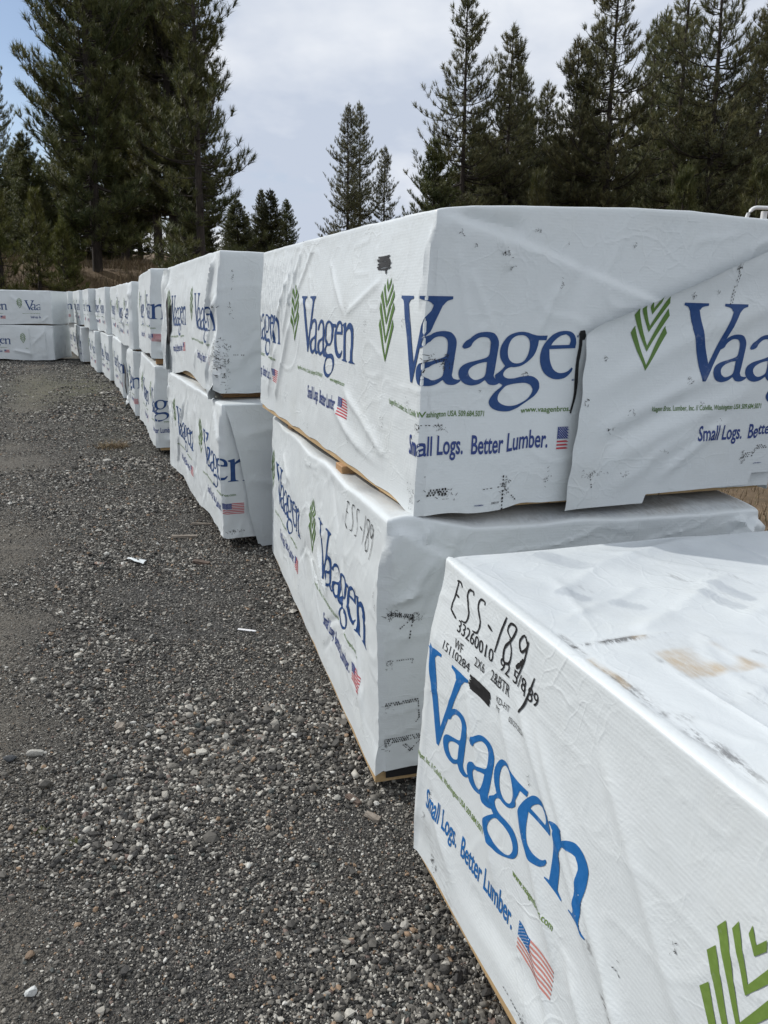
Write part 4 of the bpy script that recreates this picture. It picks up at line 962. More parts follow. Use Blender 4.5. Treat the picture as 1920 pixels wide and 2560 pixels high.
far_pkg('lower package of the fifth stack, just beyond the black tear', -4.07, 11.64, 0.03, 22.5, 0.83, 61, (-0.75, -1.95))
far_pkg('upper package of the sixth stack, squared with a thin dark end', -5.227, 14.298, 0.884, 24.8, 0.83, 67, (-0.95, -2.15))
far_pkg('lower package of the sixth stack, blue letters near the hem', -5.10, 13.95, 0.03, 24.0, 0.83, 71, (-0.8, -2.0))
far_pkg('upper package of the seventh stack, wide shaded end', -6.325, 16.315, 0.883, 24.0, 0.83, 73, (-0.75, -1.95))
far_pkg('lower package of the seventh stack, sunlit side above the mossy gravel', -6.07, 15.85, 0.03, 24.0, 0.83, 79, (-0.9, -2.1))
far_pkg('upper package of the eighth stack, slanting top edge', -7.527, 18.856, 0.885, 25.5, 0.83, 83, (-0.8, -2.0), dft=-0.012)
far_pkg('lower package of the eighth stack, bulging wrap touching the gravel', -7.35, 18.35, 0.03, 25.0, 0.83, 89, (-0.85, -2.05))
far_pkg('upper package of the ninth stack, last of the row, pale folds down its side', -8.718, 21.074, 0.880, 27.3, 0.829, 97, (-0.7, -1.9), dft=-0.039)
far_pkg('lower package of the ninth stack, last of the row, its side hidden in the corner', -8.40, 20.65, 0.03, 27.0, 0.83, 101, (-0.7, -1.9))
BG = 'packages stacked across the end of the yard'
far_pkg('upper package of the cross stack at the yard end, lettering cut by a seam', -8.28, 19.0, 0.885, 95.7, 0.80, 103, (-0.64, -1.84), clip=lambda c_, z_: c_ < -0.27, group=BG, amp=1.0, res=0.02,
        folds=[(-0.27, 0, -0.268, -0.8, 0.012, -0.01), (-0.1, -0.6, -0.27, -0.75, 0.012, 0.03), (-1.0, -0.1, -0.5, -0.5, 0.008, 0.05)])
far_pkg('lower package of the cross stack at the yard end, green mark beside its seam', -8.28, 18.95, 0.03, 95.2, 0.83, 107, (-0.62, -1.82), clip=lambda c_, z_: c_ < -0.62, group=BG, amp=1.4, res=0.02,
        folds=[(-0.58, 0, -0.56, -0.8, 0.014, -0.01), (-0.2, -0.02, -0.18, -0.8, 0.014, -0.01), (-0.15, -0.1, -0.55, -0.5, 0.01, 0.05), (-0.5, -0.7, -1.0, -0.6, 0.015, 0.05)])
# bearers in the gaps of the row
for i, (loc, yaw, z) in enumerate([((-0.991, 4.590, 0), 22.97, 0.888), ((-2.238, 7.334, 0), 20.4, 0.870), ((-3.216, 9.736, 0), 22.5, 0.850)]):
    nth = ('second', 'third', 'fourth')[i]
    for y_, where in ((0.14, 'near'), (2.0, 'far')):
        p = at_local(loc, yaw, 0.62, y_)
        bearer('%s bearer in the gap of the %s stack, under the upper package' % (where, nth), (p[0], p[1], z), yaw, 1.22, h=0.036 if i == 0 else (0.05 if i == 1 else 0.02))
p = at_local((0.895, -0.549, 0), 18.37, 0.60, 1.95); bearer('bearer on the gravel beneath the nearest single package', (p[0], p[1], 0.0), 18.37, 1.22, 0.10, 0.058)

# ------------------------------------------------------------------ ground
def hill(x, y):
    d = np.clip((y - 24.5) + 0.25 * np.clip(-x - 10, -30, 30) , 0, 60)
    left = sstep(2.0, -6.0, x)
    return left * np.minimum(0.46 * d * sstep(0, 4, d), 2.3 + 0.07 * d) + (1 - left) * 0.03 * np.clip(y - 22, 0, 60)
def ground_z(x, y):
    near = 0.016 * fbm(x * 0.8, y * 0.8, 301, 3) - 0.004
    stk = 0.0
    return near - 0.012 + hill(x, y) + 0.25 * fbm(x * 0.2, y * 0.2, 305, 3) * sstep(26, 34, y)
def axis(lo, hi, near_lo, near_hi, fine, grow):
    a = list(np.arange(near_lo, near_hi, fine)); s = fine; v_ = near_hi
    while v_ < hi: a.append(v_); s *= grow; v_ += s
    s = fine; v_ = near_lo - fine; b_ = []
    while v_ > lo: b_.append(v_); s *= grow; v_ -= s
    return np.array(b_[::-1] + a + [hi])
gx = axis(-500, 500, -12, 4, 0.12, 1.09); gy = axis(-60, 700, 0.2, 24, 0.12, 1.09)
XX, YY = np.meshgrid(gx, gy, indexing='ij')
ZZ = ground_z(XX, YY)
i, j = np.meshgrid(np.arange(len(gx) - 1), np.arange(len(gy) - 1), indexing='ij')
a = (i * len(gy) + j).ravel(); n_ = len(gy)
gr = mesh_obj('ground', np.stack([XX, YY, ZZ], -1).reshape(-1, 3), np.stack([a, a + n_, a + n_ + 1, a + 1], -1), M['ground'])
tag(gr, kind='structure')
def row_x(y): return 0.1 - 0.44 * (y - 2.0)
moss = np.exp(-(((XX - (row_x(YY) - 1.0)) / 1.3) ** 2 + ((YY - 13.2) / 3.0) ** 2)) * 0.95 + 0.5 * np.exp(-((XX - row_x(YY) + 0.3) / 0.4) ** 2) * (YY > 6)
strawm = np.maximum(sstep(21.5, 23.5, YY), sstep(1.0, 2.2, XX - row_x(YY) * 1.0) * sstep(2.0, 4.0, YY))
TRK = True
for nm, val in (('moss', moss), ('straw', strawm)):
    at_ = gr.data.attributes.new(nm, 'FLOAT', 'POINT'); at_.data.foreach_set('value', val.ravel().astype(np.float32))

# loose stones
def track(x, y):
    w = 0.25 * fbm(y * 0.5, y * 0 + 2, 409, 2)
    return np.clip(np.exp(-((x - row_x(y) + 1.35 + w) / 0.38) ** 2) + 0.8 * np.exp(-((x - row_x(y) + 3.1 + w) / 0.45) ** 2) + 0.5 * np.exp(-((x - row_x(y) + 4.6 + w) / 0.4) ** 2), 0, 1) * np.clip(0.75 + 1.4 * fbm(x * 1.1, y * 0.7, 411, 3), 0, 1)
rs = np.random.RandomState(12)
at_ = gr.data.attributes.new('track', 'FLOAT', 'POINT'); at_.data.foreach_set('value', track(XX, YY).ravel().astype(np.float32))
ico = bmesh.new(); bmesh.ops.create_icosphere(ico, subdivisions=1, radius=1.0)
iv = np.array([v.co[:] for v in ico.verts]); ico.verts.index_update(); ifc = np.array([[v.index for v in f.verts] for f in ico.faces]); ico.free()
def stone_cloud(n, ylo, yhi, smean, ssd, power=1.0, margin=None):
    y = ylo + (yhi - ylo) * rs.rand(n) ** power
    xl_ = -0.60 * y - 0.25; xr_ = np.minimum(row_x(y) + 0.5, 0.62 * y)
    if margin: xr_ = xl_; xl_ = xl_ - margin
    x = xl_ + (xr_ - xl_) * rs.rand(n)
    s = smean * np.exp(ssd * rs.randn(n)) * np.clip(0.62 + 0.16 * y, 0, 1)
    clus = 0.75 + 0.7 * fbm(x * 2.2, y * 2.2, 401, 3)
    trk = track(x, y)
    s = s * (1 - 0.38 * trk)
    ms_ = np.exp(-(((x - (row_x(y) - 1.0)) / 1.3) ** 2 + ((y - 13.2) / 3.0) ** 2))
    keep = rs.rand(n) < (1 - 0.40 * trk) * (1 - 0.75 * ms_) * np.clip(0.85 + 1.2 * fbm(x * 0.9 + 3, y * 0.9, 403, 3), 0.45, 1)
    return x[keep], y[keep], (s * np.clip(clus, 0.5, 1.3))[keep]
octa_v = np.array([(1, 0, 0), (-1, 0, 0), (0, 1, 0), (0, -1, 0), (0, 0, 1), (0, 0, -1)], float)
octa_f = np.array([(0, 2, 4), (2, 1, 4), (1, 3, 4), (3, 0, 4), (2, 0, 5), (1, 2, 5), (3, 1, 5), (0, 3, 5)])
def stones_mesh(parts, bv, bf):
    px = np.concatenate([p[0] for p in parts]); py = np.concatenate([p[1] for p in parts]); ps = np.concatenate([p[2] for p in parts])
    N = len(px); k = len(bv)
    vv = bv[None] * (1 + np.clip(0.25 * rs.randn(N, k, 1), -0.5, 0.55))
    vv = vv * np.stack([1.0 + 0.35 * rs.rand(N), 0.72 + 0.38 * rs.rand(N), 0.5 + 0.35 * rs.rand(N)], -1)[:, None, :]
    th = rs.rand(N) * 6.283; tl = rs.randn(N) * 0.35
    ct, st_ = np.cos(tl)[:, None], np.sin(tl)[:, None]; ca, sa = np.cos(th)[:, None], np.sin(th)[:, None]
    x_, y_, z_ = vv[..., 0], vv[..., 1], vv[..., 2]
    y_, z_ = y_ * ct - z_ * st_, y_ * st_ + z_ * ct
    x_, y_ = x_ * ca - y_ * sa, x_ * sa + y_ * ca
    pz = ground_z(px, py) + ps * (0.1 + 0.95 * rs.rand(N))
    V_ = np.stack([px[:, None] + x_ * ps[:, None], py[:, None] + y_ * ps[:, None], pz[:, None] + z_ * ps[:, None]], -1).reshape(-1, 3)
    return V_, (bf[None] + k * np.arange(N)[:, None, None]).reshape(-1, 3)
near = [stone_cloud(130000, 1.05, 3.1, 0.0045, 0.44), stone_cloud(1500, 1.1, 6.0, 0.0098, 0.28), stone_cloud(90, 1.1, 6.0, 0.015, 0.2)]
far_ = [stone_cloud(120000, 1.05, 3.1, 0.0036, 0.40), stone_cloud(180000, 2.9, 5.6, 0.0052, 0.42), stone_cloud(115000, 5.2, 10.0, 0.0073, 0.38, 1.1), stone_cloud(80000, 9.0, 19.5, 0.0115, 0.36, 1.2), stone_cloud(110000, 0.4, 5.5, 0.0055, 0.42, 1.0, 1.5), stone_cloud(40000, 5.2, 16.0, 0.0105, 0.38, 1.0, 2.0)]
v1_, f1_ = stones_mesh(near, iv, ifc); v2_, f2_ = stones_mesh(far_, octa_v, octa_f)
gv = mesh_obj('gravel', np.concatenate([v1_, v2_]), np.concatenate([f1_, f2_ + len(v1_)]), M['stone'], None, None, smooth=np.concatenate([np.repeat(rs.rand(len(f1_) // 20) < 0.25, 20), np.zeros(len(f2_), bool)]))
tag(gv, 'loose dark grey gravel spread over the yard', 'gravel', kind='stuff')

# dry grass on the slope and behind the near stacks
def blades(n, xs, ys, h0, h1, wdt, seed):
    r_ = np.random.RandomState(seed)
    x = xs[0] + (xs[1] - xs[0]) * r_.rand(n); y = ys[0] + (ys[1] - ys[0]) * r_.rand(n)
    k = fbm(x * 0.8, y * 0.8, seed, 3) > -0.15 + 0.3 * (r_.rand(n) - 0.5)
    x, y = x[k], y[k]; n = len(x)
    z = ground_z(x, y); h = h0 + (h1 - h0) * r_.rand(n) ** 1.5; a = r_.rand(n) * 6.283; ln = 0.5 * r_.randn(n) * h; la = r_.rand(n) * 6.283
    v0 = np.stack([x - np.cos(a) * wdt, y - np.sin(a) * wdt, z - 0.02], -1); v1 = np.stack([x + np.cos(a) * wdt, y + np.sin(a) * wdt, z - 0.02], -1)
    v2 = np.stack([x + ln * np.cos(la), y + ln * np.sin(la), z + h], -1)
    return np.stack([v0, v1, v2], 1).reshape(-1, 3)
bl = [blades(26000, (-22, -2), (24.5, 36), 0.1, 0.55, 0.012, 501), blades(5000, (2.2, 6.0), (4.0, 9.0), 0.04, 0.16, 0.004, 502)]
BV = np.concatenate(bl)
o = mesh_obj('dry_grass', BV, np.arange(len(BV)).reshape(-1, 3), M['straw'], smooth=False)
tag(o, 'dry straw-brown grass on the slope below the trees', 'grass', kind='stuff')

# ------------------------------------------------------------------ trees
def tube(path, radii, n=5):
    path = np.asarray(path, float); k = len(path)
    V_ = []; 
    for i in range(k):
        d = path[min(i + 1, k - 1)] - path[max(i - 1, 0)]; d = d / (np.linalg.norm(d) + 1e-9)
        u = np.cross(d, [0.31, 0.2, 0.93] if abs(d[2]) < 0.9 else [1, 0, 0]); u /= np.linalg.norm(u) + 1e-9; w = np.cross(d, u)
        an = np.arange(n) * 2 * math.pi / n
        V_.append(path[i] + radii[i] * (np.cos(an)[:, None] * u + np.sin(an)[:, None] * w))
    V_ = np.concatenate(V_); F = []
    for i in range(k - 1):
        for j in range(n): F.append((i * n + j, i * n + (j + 1) % n, (i + 1) * n + (j + 1) % n, (i + 1) * n + j))
    return V_, np.array(F)

def pine_meshes(seed, H, cb, rmax, prof, gap=0.42, per=5, twig=0.32, needle=0.2, nn=16, wid=0.012, lean=(0, 0), up=0.45, droop=0.2, tuft_up=0.5, clump=1):
    r_ = np.random.RandomState(seed)
    TV, TF, nv = [], [], 0
    def add(v, f):
        nonlocal nv
        TV.append(v); TF.append(f + nv); nv += len(v)
    nt_ = 14
    tz = np.linspace(-0.3, H, nt_)
    wob = 0.05 * np.cumsum(r_.randn(nt_, 2), 0) * 0.35
    trunk = np.stack([lean[0] * tz / H + wob[:, 0], lean[1] * tz / H + wob[:, 1], tz], -1)
    r0 = 0.0115 * H + 0.03
    add(*tube(trunk, r0 * (1 - 0.93 * np.clip(tz / H, 0, 1)) + 0.008, 8))
    def tp(z): return np.array([np.interp(z, tz, trunk[:, 0]), np.interp(z, tz, trunk[:, 1]), z])
    base = []; axis_ = []
    z = cb
    # dead lower stubs
    for k in range(int(6 + 10 * (cb / H))):
        zz_ = r_.uniform(min(1.0, cb * 0.5), cb + 0.5); a = r_.rand() * 6.283; l = r_.uniform(0.3, 0.9)
        p = tp(zz_); add(*tube([p, p + np.array([math.cos(a) * l, math.sin(a) * l, -0.05 * l])], [0.014, 0.004], 3))
    while z < H - 0.25:
        t = (z - cb) / (H - cb)
        for k in range(per if t < 0.9 else 4):
            a = r_.rand() * 6.283
            l = max(0.25, rmax * prof(t) * r_.uniform(0.55, 1.12))
            el = up * t - 0.12 + r_.randn() * 0.13
            zb_ = z + r_.uniform(-0.15, 0.15); p0 = tp(zb_)
            n_s = 5; P_ = []
            side = r_.randn() * 0.12
            for q in range(n_s + 1):
                f = q / n_s
                rad = l * f; zz_ = l * (math.sin(el) * f - droop * f * (1 - f) * 1.2 + 0.22 * f ** 3)
                aa = a + side * f
                P_.append(p0 + np.array([math.cos(aa) * rad * math.cos(el), math.sin(aa) * rad * math.cos(el), zz_]))
            P_ = np.array(P_)
            rb = 0.008 + 0.011 * l
            add(*tube(P_, rb * (1 - 0.85 * np.linspace(0, 1, n_s + 1)) + 0.002, 4))
            # twigs
            s = 0.30 * l
            while s < l:
                f = s / l; i_ = min(int(f * n_s), n_s - 1); pp = P_[i_] + (P_[i_ + 1] - P_[i_]) * (f * n_s - i_)
                dr = P_[i_ + 1] - P_[i_]; dr = dr / np.linalg.norm(dr)
                for sd in (-1, 1):
                    if r_.rand() < 0.2: continue
                    tl = (0.16 + 0.34 * (l - s) ** 0.8) * r_.uniform(0.6, 1.2)
                    lat = np.array([-dr[1], dr[0], 0]) * sd
                    dv_ = dr * 0.6 + lat * r_.uniform(0.5, 1.0) + np.array([0, 0, r_.uniform(0.0, 0.45)]); dv_ /= np.linalg.norm(dv_)
                    e = pp + dv_ * tl
                    add(*tube([pp, e], [0.006, 0.003], 3))
                    m_ = 1 + int(tl / 0.30)
                    for q in range(m_):
                        base.append(pp + dv_ * tl * (1 - q / max(m_, 1) * 0.75)); ax = dv_ * 0.7 + np.array([0, 0, tuft_up]) + r_.randn(3) * 0.18; axis_.append(ax / np.linalg.norm(ax))
                s += twig * r_.uniform(0.7, 1.3)
            ax = (P_[-1] - P_[-2]); ax = ax / np.linalg.norm(ax) + np.array([0, 0, tuft_up]); base.append(P_[-1]); axis_.append(ax / np.linalg.norm(ax))
        z += gap * r_.uniform(0.75, 1.25) * (1.0 if t < 0.8 else 0.75)
    for k in range(5): base.append(tp(H - 0.12 * k)); axis_.append(np.array([r_.randn() * 0.2, r_.randn() * 0.2, 1.0]))
    B = np.array(base); A_ = np.array(axis_); A_ /= np.linalg.norm(A_, axis=1, keepdims=True)
    n = len(B)
    # needles
    ref = np.where(np.abs(A_[:, 2:3]) < 0.9, np.array([[0, 0, 1.0]]), np.array([[1.0, 0, 0]]))
    U_ = np.cross(A_, ref); U_ /= np.linalg.norm(U_, axis=1, keepdims=True); W_ = np.cross(A_, U_)
    phi = r_.rand(n, nn) * 6.283; inc = r_.uniform(0.35, 1.25, (n, nn)); off = r_.uniform(-0.12, 0.10, (n, nn)); ln_ = needle * r_.uniform(0.75, 1.2, (n, nn))
    rad = U_[:, None] * np.cos(phi)[..., None] + W_[:, None] * np.sin(phi)[..., None]
    tang = -U_[:, None] * np.sin(phi)[..., None] + W_[:, None] * np.cos(phi)[..., None]
    D_ = A_[:, None] * np.cos(inc)[..., None] + rad * np.sin(inc)[..., None]
    O_ = B[:, None] + A_[:, None] * off[..., None]
    v0 = O_ - tang * wid; v1 = O_ + tang * wid; v2 = O_ + D_ * ln_[..., None]
    CV = np.stack([v0, v1, v2], 2).reshape(-1, 3)
    return np.concatenate(TV), np.concatenate(TF), CV

PROTO = {}
def proto(key, mat, **k):
    tv, tf, cv = pine_meshes(**k)
    t = bpy.data.objects.new; 
    PROTO[key] = dict(H=k['H'], tv=tv, tf=tf, cv=cv, mat=mat, obj=None)
cone = lambda t: (1 - t) ** 0.75 * (0.75 + 0.25 * min(1, t * 5))
round_ = lambda t: max(0.05, (1 - t) ** 0.55) * (0.6 + 0.4 * min(1, t * 3))
airy = lambda t: max(0.07, (1 - t) ** 0.8) * (0.72 + 0.28 * min(1, t * 3)) * (0.85 + 0.22 * math.sin(t * 23))
proto('dense_a', 'needles', seed=3, H=18.0, cb=1.1, rmax=3.7, prof=round_, gap=0.27, per=6, twig=0.25, needle=0.27, nn=21, wid=0.016, up=0.7)
proto('dense_b', 'needles', seed=9, H=18.0, cb=2.2, rmax=3.5, prof=round_, gap=0.27, per=6, twig=0.26, needle=0.27, nn=21, wid=0.016, up=0.7)
proto('open', 'needles', seed=14, H=14.0, cb=2.4, rmax=3.3, prof=lambda t: max(0.08, (1 - t) ** 0.7) * (0.72 + 0.28 * min(1, t * 4)) * (0.8 + 0.3 * math.sin(t * 17 + 1)), gap=0.30, per=4, twig=0.30, needle=0.26, nn=24, wid=0.013, up=0.75, droop=0.30, tuft_up=0.8)
proto('tall_a', 'needles_grey', seed=21, H=18.0, cb=3.0, rmax=5.5, prof=airy, gap=0.36, per=5, twig=0.36, needle=0.27, nn=15, wid=0.019, up=0.6, droop=0.35, tuft_up=0.7)
proto('tall_b', 'needles_grey', seed=27, H=16.5, cb=2.4, rmax=4.9, prof=airy, gap=0.36, per=5, twig=0.36, needle=0.27, nn=15, wid=0.019, up=0.6, droop=0.35, tuft_up=0.7)
proto('thin', 'needles_grey', seed=33, H=18.0, cb=5.0, rmax=4.2, prof=airy, gap=0.46, per=4, twig=0.40, needle=0.28, nn=15, wid=0.019, up=0.5, droop=0.4, tuft_up=0.7)
proto('bushy', 'needles', seed=39, H=11.0, cb=0.4, rmax=3.7, prof=cone, gap=0.25, per=6, twig=0.30, needle=0.26, nn=18, wid=0.021, up=0.6)
proto('young', 'needles_young', seed=45, H=5.0, cb=0.15, rmax=1.4, prof=cone, gap=0.24, per=5, twig=0.20, needle=0.24, nn=20, wid=0.010, up=0.9, tuft_up=0.9)
def tree(kind, x, y, top, label, rz, wide=1.0, lean=0.0, group='pines behind the yard', mat=None):
    p = PROTO[kind]; z0 = float(ground_z(np.array(x), np.array(y))) - 0.1
    s = (top - z0) / p['H']
    root = empty('pine_tree', (x, y, z0)); tag(root, label, 'tree', group)
    root.rotation_euler = (0, math.atan2(lean, top - z0), rz) if False else (0, 0, rz)
    root.scale = (s * wide, s * wide, s)
    if lean:
        root.rotation_euler = (Matrix.Rotation(math.atan2(lean, top - z0), 3, 'Y') @ Matrix.Rotation(rz, 3, 'Z')).to_euler()
    key = (kind, mat)
    if key not in PROTO:
        a = mesh_obj('trunk', p['tv'], p['tf'], M['bark'], None, root)
        c_ = mesh_obj('crown', p['cv'], np.arange(len(p['cv'])).reshape(-1, 3), M[mat or p['mat']], None, root, smooth=False)
        PROTO[key] = (a, c_)
    else:
        for q in PROTO[key]:
            n_ = q.copy(); COL.objects.link(n_); n_.parent = root
    return root
TREES = [
 ('dense_a', -11.2, 30.0, 21.0, 'broad dense dark pine, biggest of the left group, its top cut by the frame', 0.4, 0.76, 0.5),
 ('dense_b', -9.0, 33.0, 22.0, 'tall dark pine rising beside the biggest left one toward the open-branched pine', 2.0, 0.76, 0.0),
 ('dense_a', -12.4, 37.0, 21.0, 'dark pine standing behind the biggest one of the left group', 3.3, 0.9, 0.4),
 ('dense_b', -10.4, 35.5, 21.0, 'dark pine filling the gap between the two largest left ones', 5.0, 0.85, 0.2),
 ('open', -6.23, 26.0, 12.4, 'open-branched pine at the right of the left group, sky showing through its brushes', 1.1, 1.0, 0.2),
 ('dense_b', -7.6, 31.5, 9.5, 'lower dark pine filling behind the trunk of the open-branched pine', 4.4, 1.0, 0.1),
 ('tall_b', -20.6, 42.0, 13.4, 'slim dark pine at the left edge of the picture', 0.9, 0.62, 0.5),
 ('bushy', -23.6, 50.0, 10.5, 'dark pine far back behind the slim one at the left edge', 2.2, 1.0, 0.3),
 ('bushy', -19.6, 46.0, 8.8, 'shaded pine between the slim left pine and the biggest pine', 5.2, 1.1, 0.2),
 ('young', -13.4, 27.0, 5.3, 'yellow-green young pine at the left edge above the cross stack', 0.3, 1.0, 0.1),
 ('young', -12.5, 27.8, 5.1, 'yellow-green young pine second from the left edge, under the dark pines', 1.9, 1.0, 0.1),
 ('young', -12.0, 29.3, 4.9, 'young green pine nearest the bare straw slope', 3.7, 1.0, 0.0),
 ('bushy', -15.3, 34.0, 7.5, 'dark shrubby pine in the shade behind the young green ones', 0.5, 1.1, 0.0),
 ('bushy', -12.02, 60.0, 8.6, 'small distant pine just right of the open-branched trunk', 0.2, 1.0, 0.1),
 ('bushy', -11.02, 68.0, 10.9, 'distant pine with a thin crown, taller of the small ones in the gap', 1.2, 0.9, 0.1),
 ('bushy', -8.06, 62.0, 9.4, 'small distant dark pine, rightmost before the open sky gap', 2.6, 0.95, 0.0),
 ('bushy', -13.4, 58.0, 7.4, 'small distant pine half behind the open-branched pine', 3.5, 1.0, 0.0),
 ('bushy', -13.49, 75.0, 9.5, 'far small pine between two others in the low gap', 4.4, 1.0, 0.0),
 ('tall_b', -3.72, 70.0, 18.0, 'left trunk of the twin pines standing alone in the middle', 0.7, 0.9, -0.1),
 ('tall_b', -2.76, 74.0, 19.1, 'right trunk of the twin pines standing alone in the middle', 3.9, 0.85, -0.1),
 ('tall_b', -0.48, 72.0, 15.2, 'shorter pine just right of the twin pines', 2.3, 0.85, -0.1),
 ('bushy', -7.70, 90.0, 9.4, 'tiny far treetop peeping above the big package edge', 1.0, 0.8, 0.0),
 ('tall_a', 4.0, 45.0, 17.6, 'tall airy pine above the big package corner, first of the right group', 0.2, 0.98, -0.2),
 ('tall_b', 6.75, 46.0, 16.4, 'pine with pointed crown, second of the right group', 1.7, 0.95, -0.3),
 ('tall_b', 10.28, 45.0, 15.5, 'pine with forked broad crown, lowest top of the right group', 4.9, 1.0, -0.4),
 ('tall_a', 12.0, 44.0, 19.3, 'tall pine with long bare-tipped upper branches, centre of the right group', 2.6, 1.0, -0.6),
 ('thin', 16.2, 50.0, 18.2, 'slender pine behind the centre of the right group', 0.8, 0.85, -0.7),
 ('thin', 16.4, 46.0, 19.8, 'slender pine with a straight bare trunk in the right group', 3.0, 1.05, -0.8),
 ('tall_a', 17.3, 43.0, 19.6, 'largest full pine near the right edge, top out of frame', 4.4, 1.02, -0.9),
 ('tall_b', 20.9, 45.0, 17.3, 'pine cut by the right edge of the picture', 0.1, 1.0, -0.8),
 ('bushy', 2.35, 42.0, 9.9, 'bushy low pine at the left foot of the right group', 2.0, 0.85, -0.1),
 ('bushy', 5.6, 52.0, 13.0, 'olive bushy pine behind the first tall pine of the right group', 4.0, 1.05, -0.2),
 ('young', 5.59, 30.0, 6.3, 'young pine with long needles standing in front of the right group', 1.0, 0.75, -0.1, 'young pines', 'needles'),
 ('young', 13.8, 38.0, 7.9, 'young pine low in the right group', 2.2, 0.95, -0.2, 'young pines', 'needles'),
 ('young', 15.6, 34.0, 7.6, 'young pine beside the white pipe rack', 3.4, 0.9, -0.2, 'young pines', 'needles'),
 ('bushy', 9.8, 58.0, 15.6, 'dark pine deep between the second and third of the right group', 0.6, 1.0, -0.3),
 ('bushy', 14.7, 58.0, 14.8, 'dark pine deep behind the centre of the right group', 1.6, 1.05, -0.4),
 ('bushy', 18.9, 60.0, 16.4, 'dark pine deep behind the slender ones', 2.9, 1.0, -0.5),
 ('bushy', 25.0, 58.0, 17.2, 'dark pine deep behind the right edge', 3.8, 1.05, -0.7),
 ('bushy', 6.4, 48.0, 11.3, 'olive pine filling between the first two tall ones', 5.0, 1.0, -0.2),
 ('bushy', 11.7, 55.0, 13.0, 'dark pine filling between the forked and the central pine', 0.9, 1.0, -0.3),
 ('bushy', 21.6, 56.0, 15.2, 'dark pine filling behind the largest right one', 2.1, 1.0, -0.5),
 ('bushy', -17.2, 38.0, 9.0, 'dark pine in the shade left of the biggest pine', 0.2, 1.1, 0.0),
 ('bushy', -14.0, 41.0, 9.5, 'dark pine deep behind the biggest left pine', 1.2, 1.2, 0.0),
 ('bushy', -13.0, 50.0, 8.0, 'dark shrubby pine at the top of the straw bank', 0.4, 1.5, 0.0),
 ('bushy', -9.0, 47.0, 7.4, 'dark shrubby pine behind the straw bank, left of the open-branched trunk', 1.4, 1.5, 0.0),
 ('bushy', -16.5, 47.0, 8.4, 'dark shrubby pine behind the biggest trunk', 2.8, 1.5, 0.0),
 ('bushy', -11.2, 44.0, 6.6, 'shaded low pine seen under the biggest pine', 3.8, 1.3, 0.0),
 ('bushy', -6.0, 40.0, 7.0, 'low dark pine behind the open-branched trunk', 3.3, 1.1, 0.0),
 ('bushy', -21.5, 39.0, 7.6, 'low dark pine at the far left behind the young ones', 4.1, 1.2, 0.0),
 ('bushy', -18.3, 36.0, 8.6, 'dark pine behind the young ones, between the slim pine and the biggest pine', 2.6, 1.2, 0.0),
 ('bushy', -15.8, 40.0, 10.4, 'dark pine close behind the biggest left pine, on its left side', 3.6, 1.1, 0.0),
 ('dense_b', -13.6, 43.0, 17.0, 'tall dark pine deep behind the left group', 0.7, 0.9, 0.0),
 ('bushy', 4.2, 56.0, 10.6, 'low dark pine behind the first tall right pine', 4.4, 1.2, 0.0),
 ('bushy', 8.2, 60.0, 12.0, 'dark pine far behind the pointed one', 5.3, 1.2, 0.0),
 ('bushy', 16.9, 55.0, 12.0, 'dark pine behind the bare-trunked slender one', 0.5, 1.2, 0.0),
 ('bushy', 22.6, 48.0, 10.0, 'low dark pine near the right edge behind the white rack', 1.5, 1.3, 0.0),
 ('tall_b', 8.4, 54.0, 16.8, 'tall pine set back between the second and the forked pine', 1.2, 1.0, -0.3),
 ('tall_a', 13.9, 55.0, 19.6, 'tall pine set back just right of the central pine', 2.8, 0.9, -0.6),
 ('tall_b', 17.9, 54.0, 20.0, 'tall pine set back beside the straight-trunked slender one', 0.3, 1.0, -0.8),
 ('tall_a', 20.3, 56.0, 20.5, 'tall pine set back behind the largest right one', 4.1, 0.95, -0.9),
 ('tall_b', 11.0, 57.0, 16.5, 'pine set back behind the forked pine', 5.4, 1.05, -0.4),
 ('tall_b', 24.2, 53.0, 20.0, 'tall pine set back at the right edge', 3.0, 1.05, -0.9),
 ('young', -14.4, 27.5, 4.6, 'green young pine cut by the left edge', 0.9, 1.1, 0.0, 'young pines'),
 ('young', -11.3, 27.0, 3.9, 'small green young pine by the straw bank, lowest of the left ones', 2.9, 1.1, 0.0, 'young pines'),
 ('bushy', 9.0, 50.0, 8.6, 'low shaded pine under the forked pine', 1.3, 1.3, 0.0),
 ('bushy', 13.5, 52.0, 8.8, 'low shaded pine under the central pine', 3.1, 1.3, 0.0),
 ('bushy', 19.0, 52.0, 8.8, 'low shaded pine under the largest right pine', 4.7, 1.3, 0.0),
]
for t_ in TREES:
    k_, x, y, top_, lab, rz, wide, lean = t_[:8]
    tree(k_, x, y, top_, lab, rz, wide, lean, t_[8] if len(t_) > 8 else ('young pines' if k_ == 'young' else 'pines behind the yard'), t_[9] if len(t_) > 9 else None)

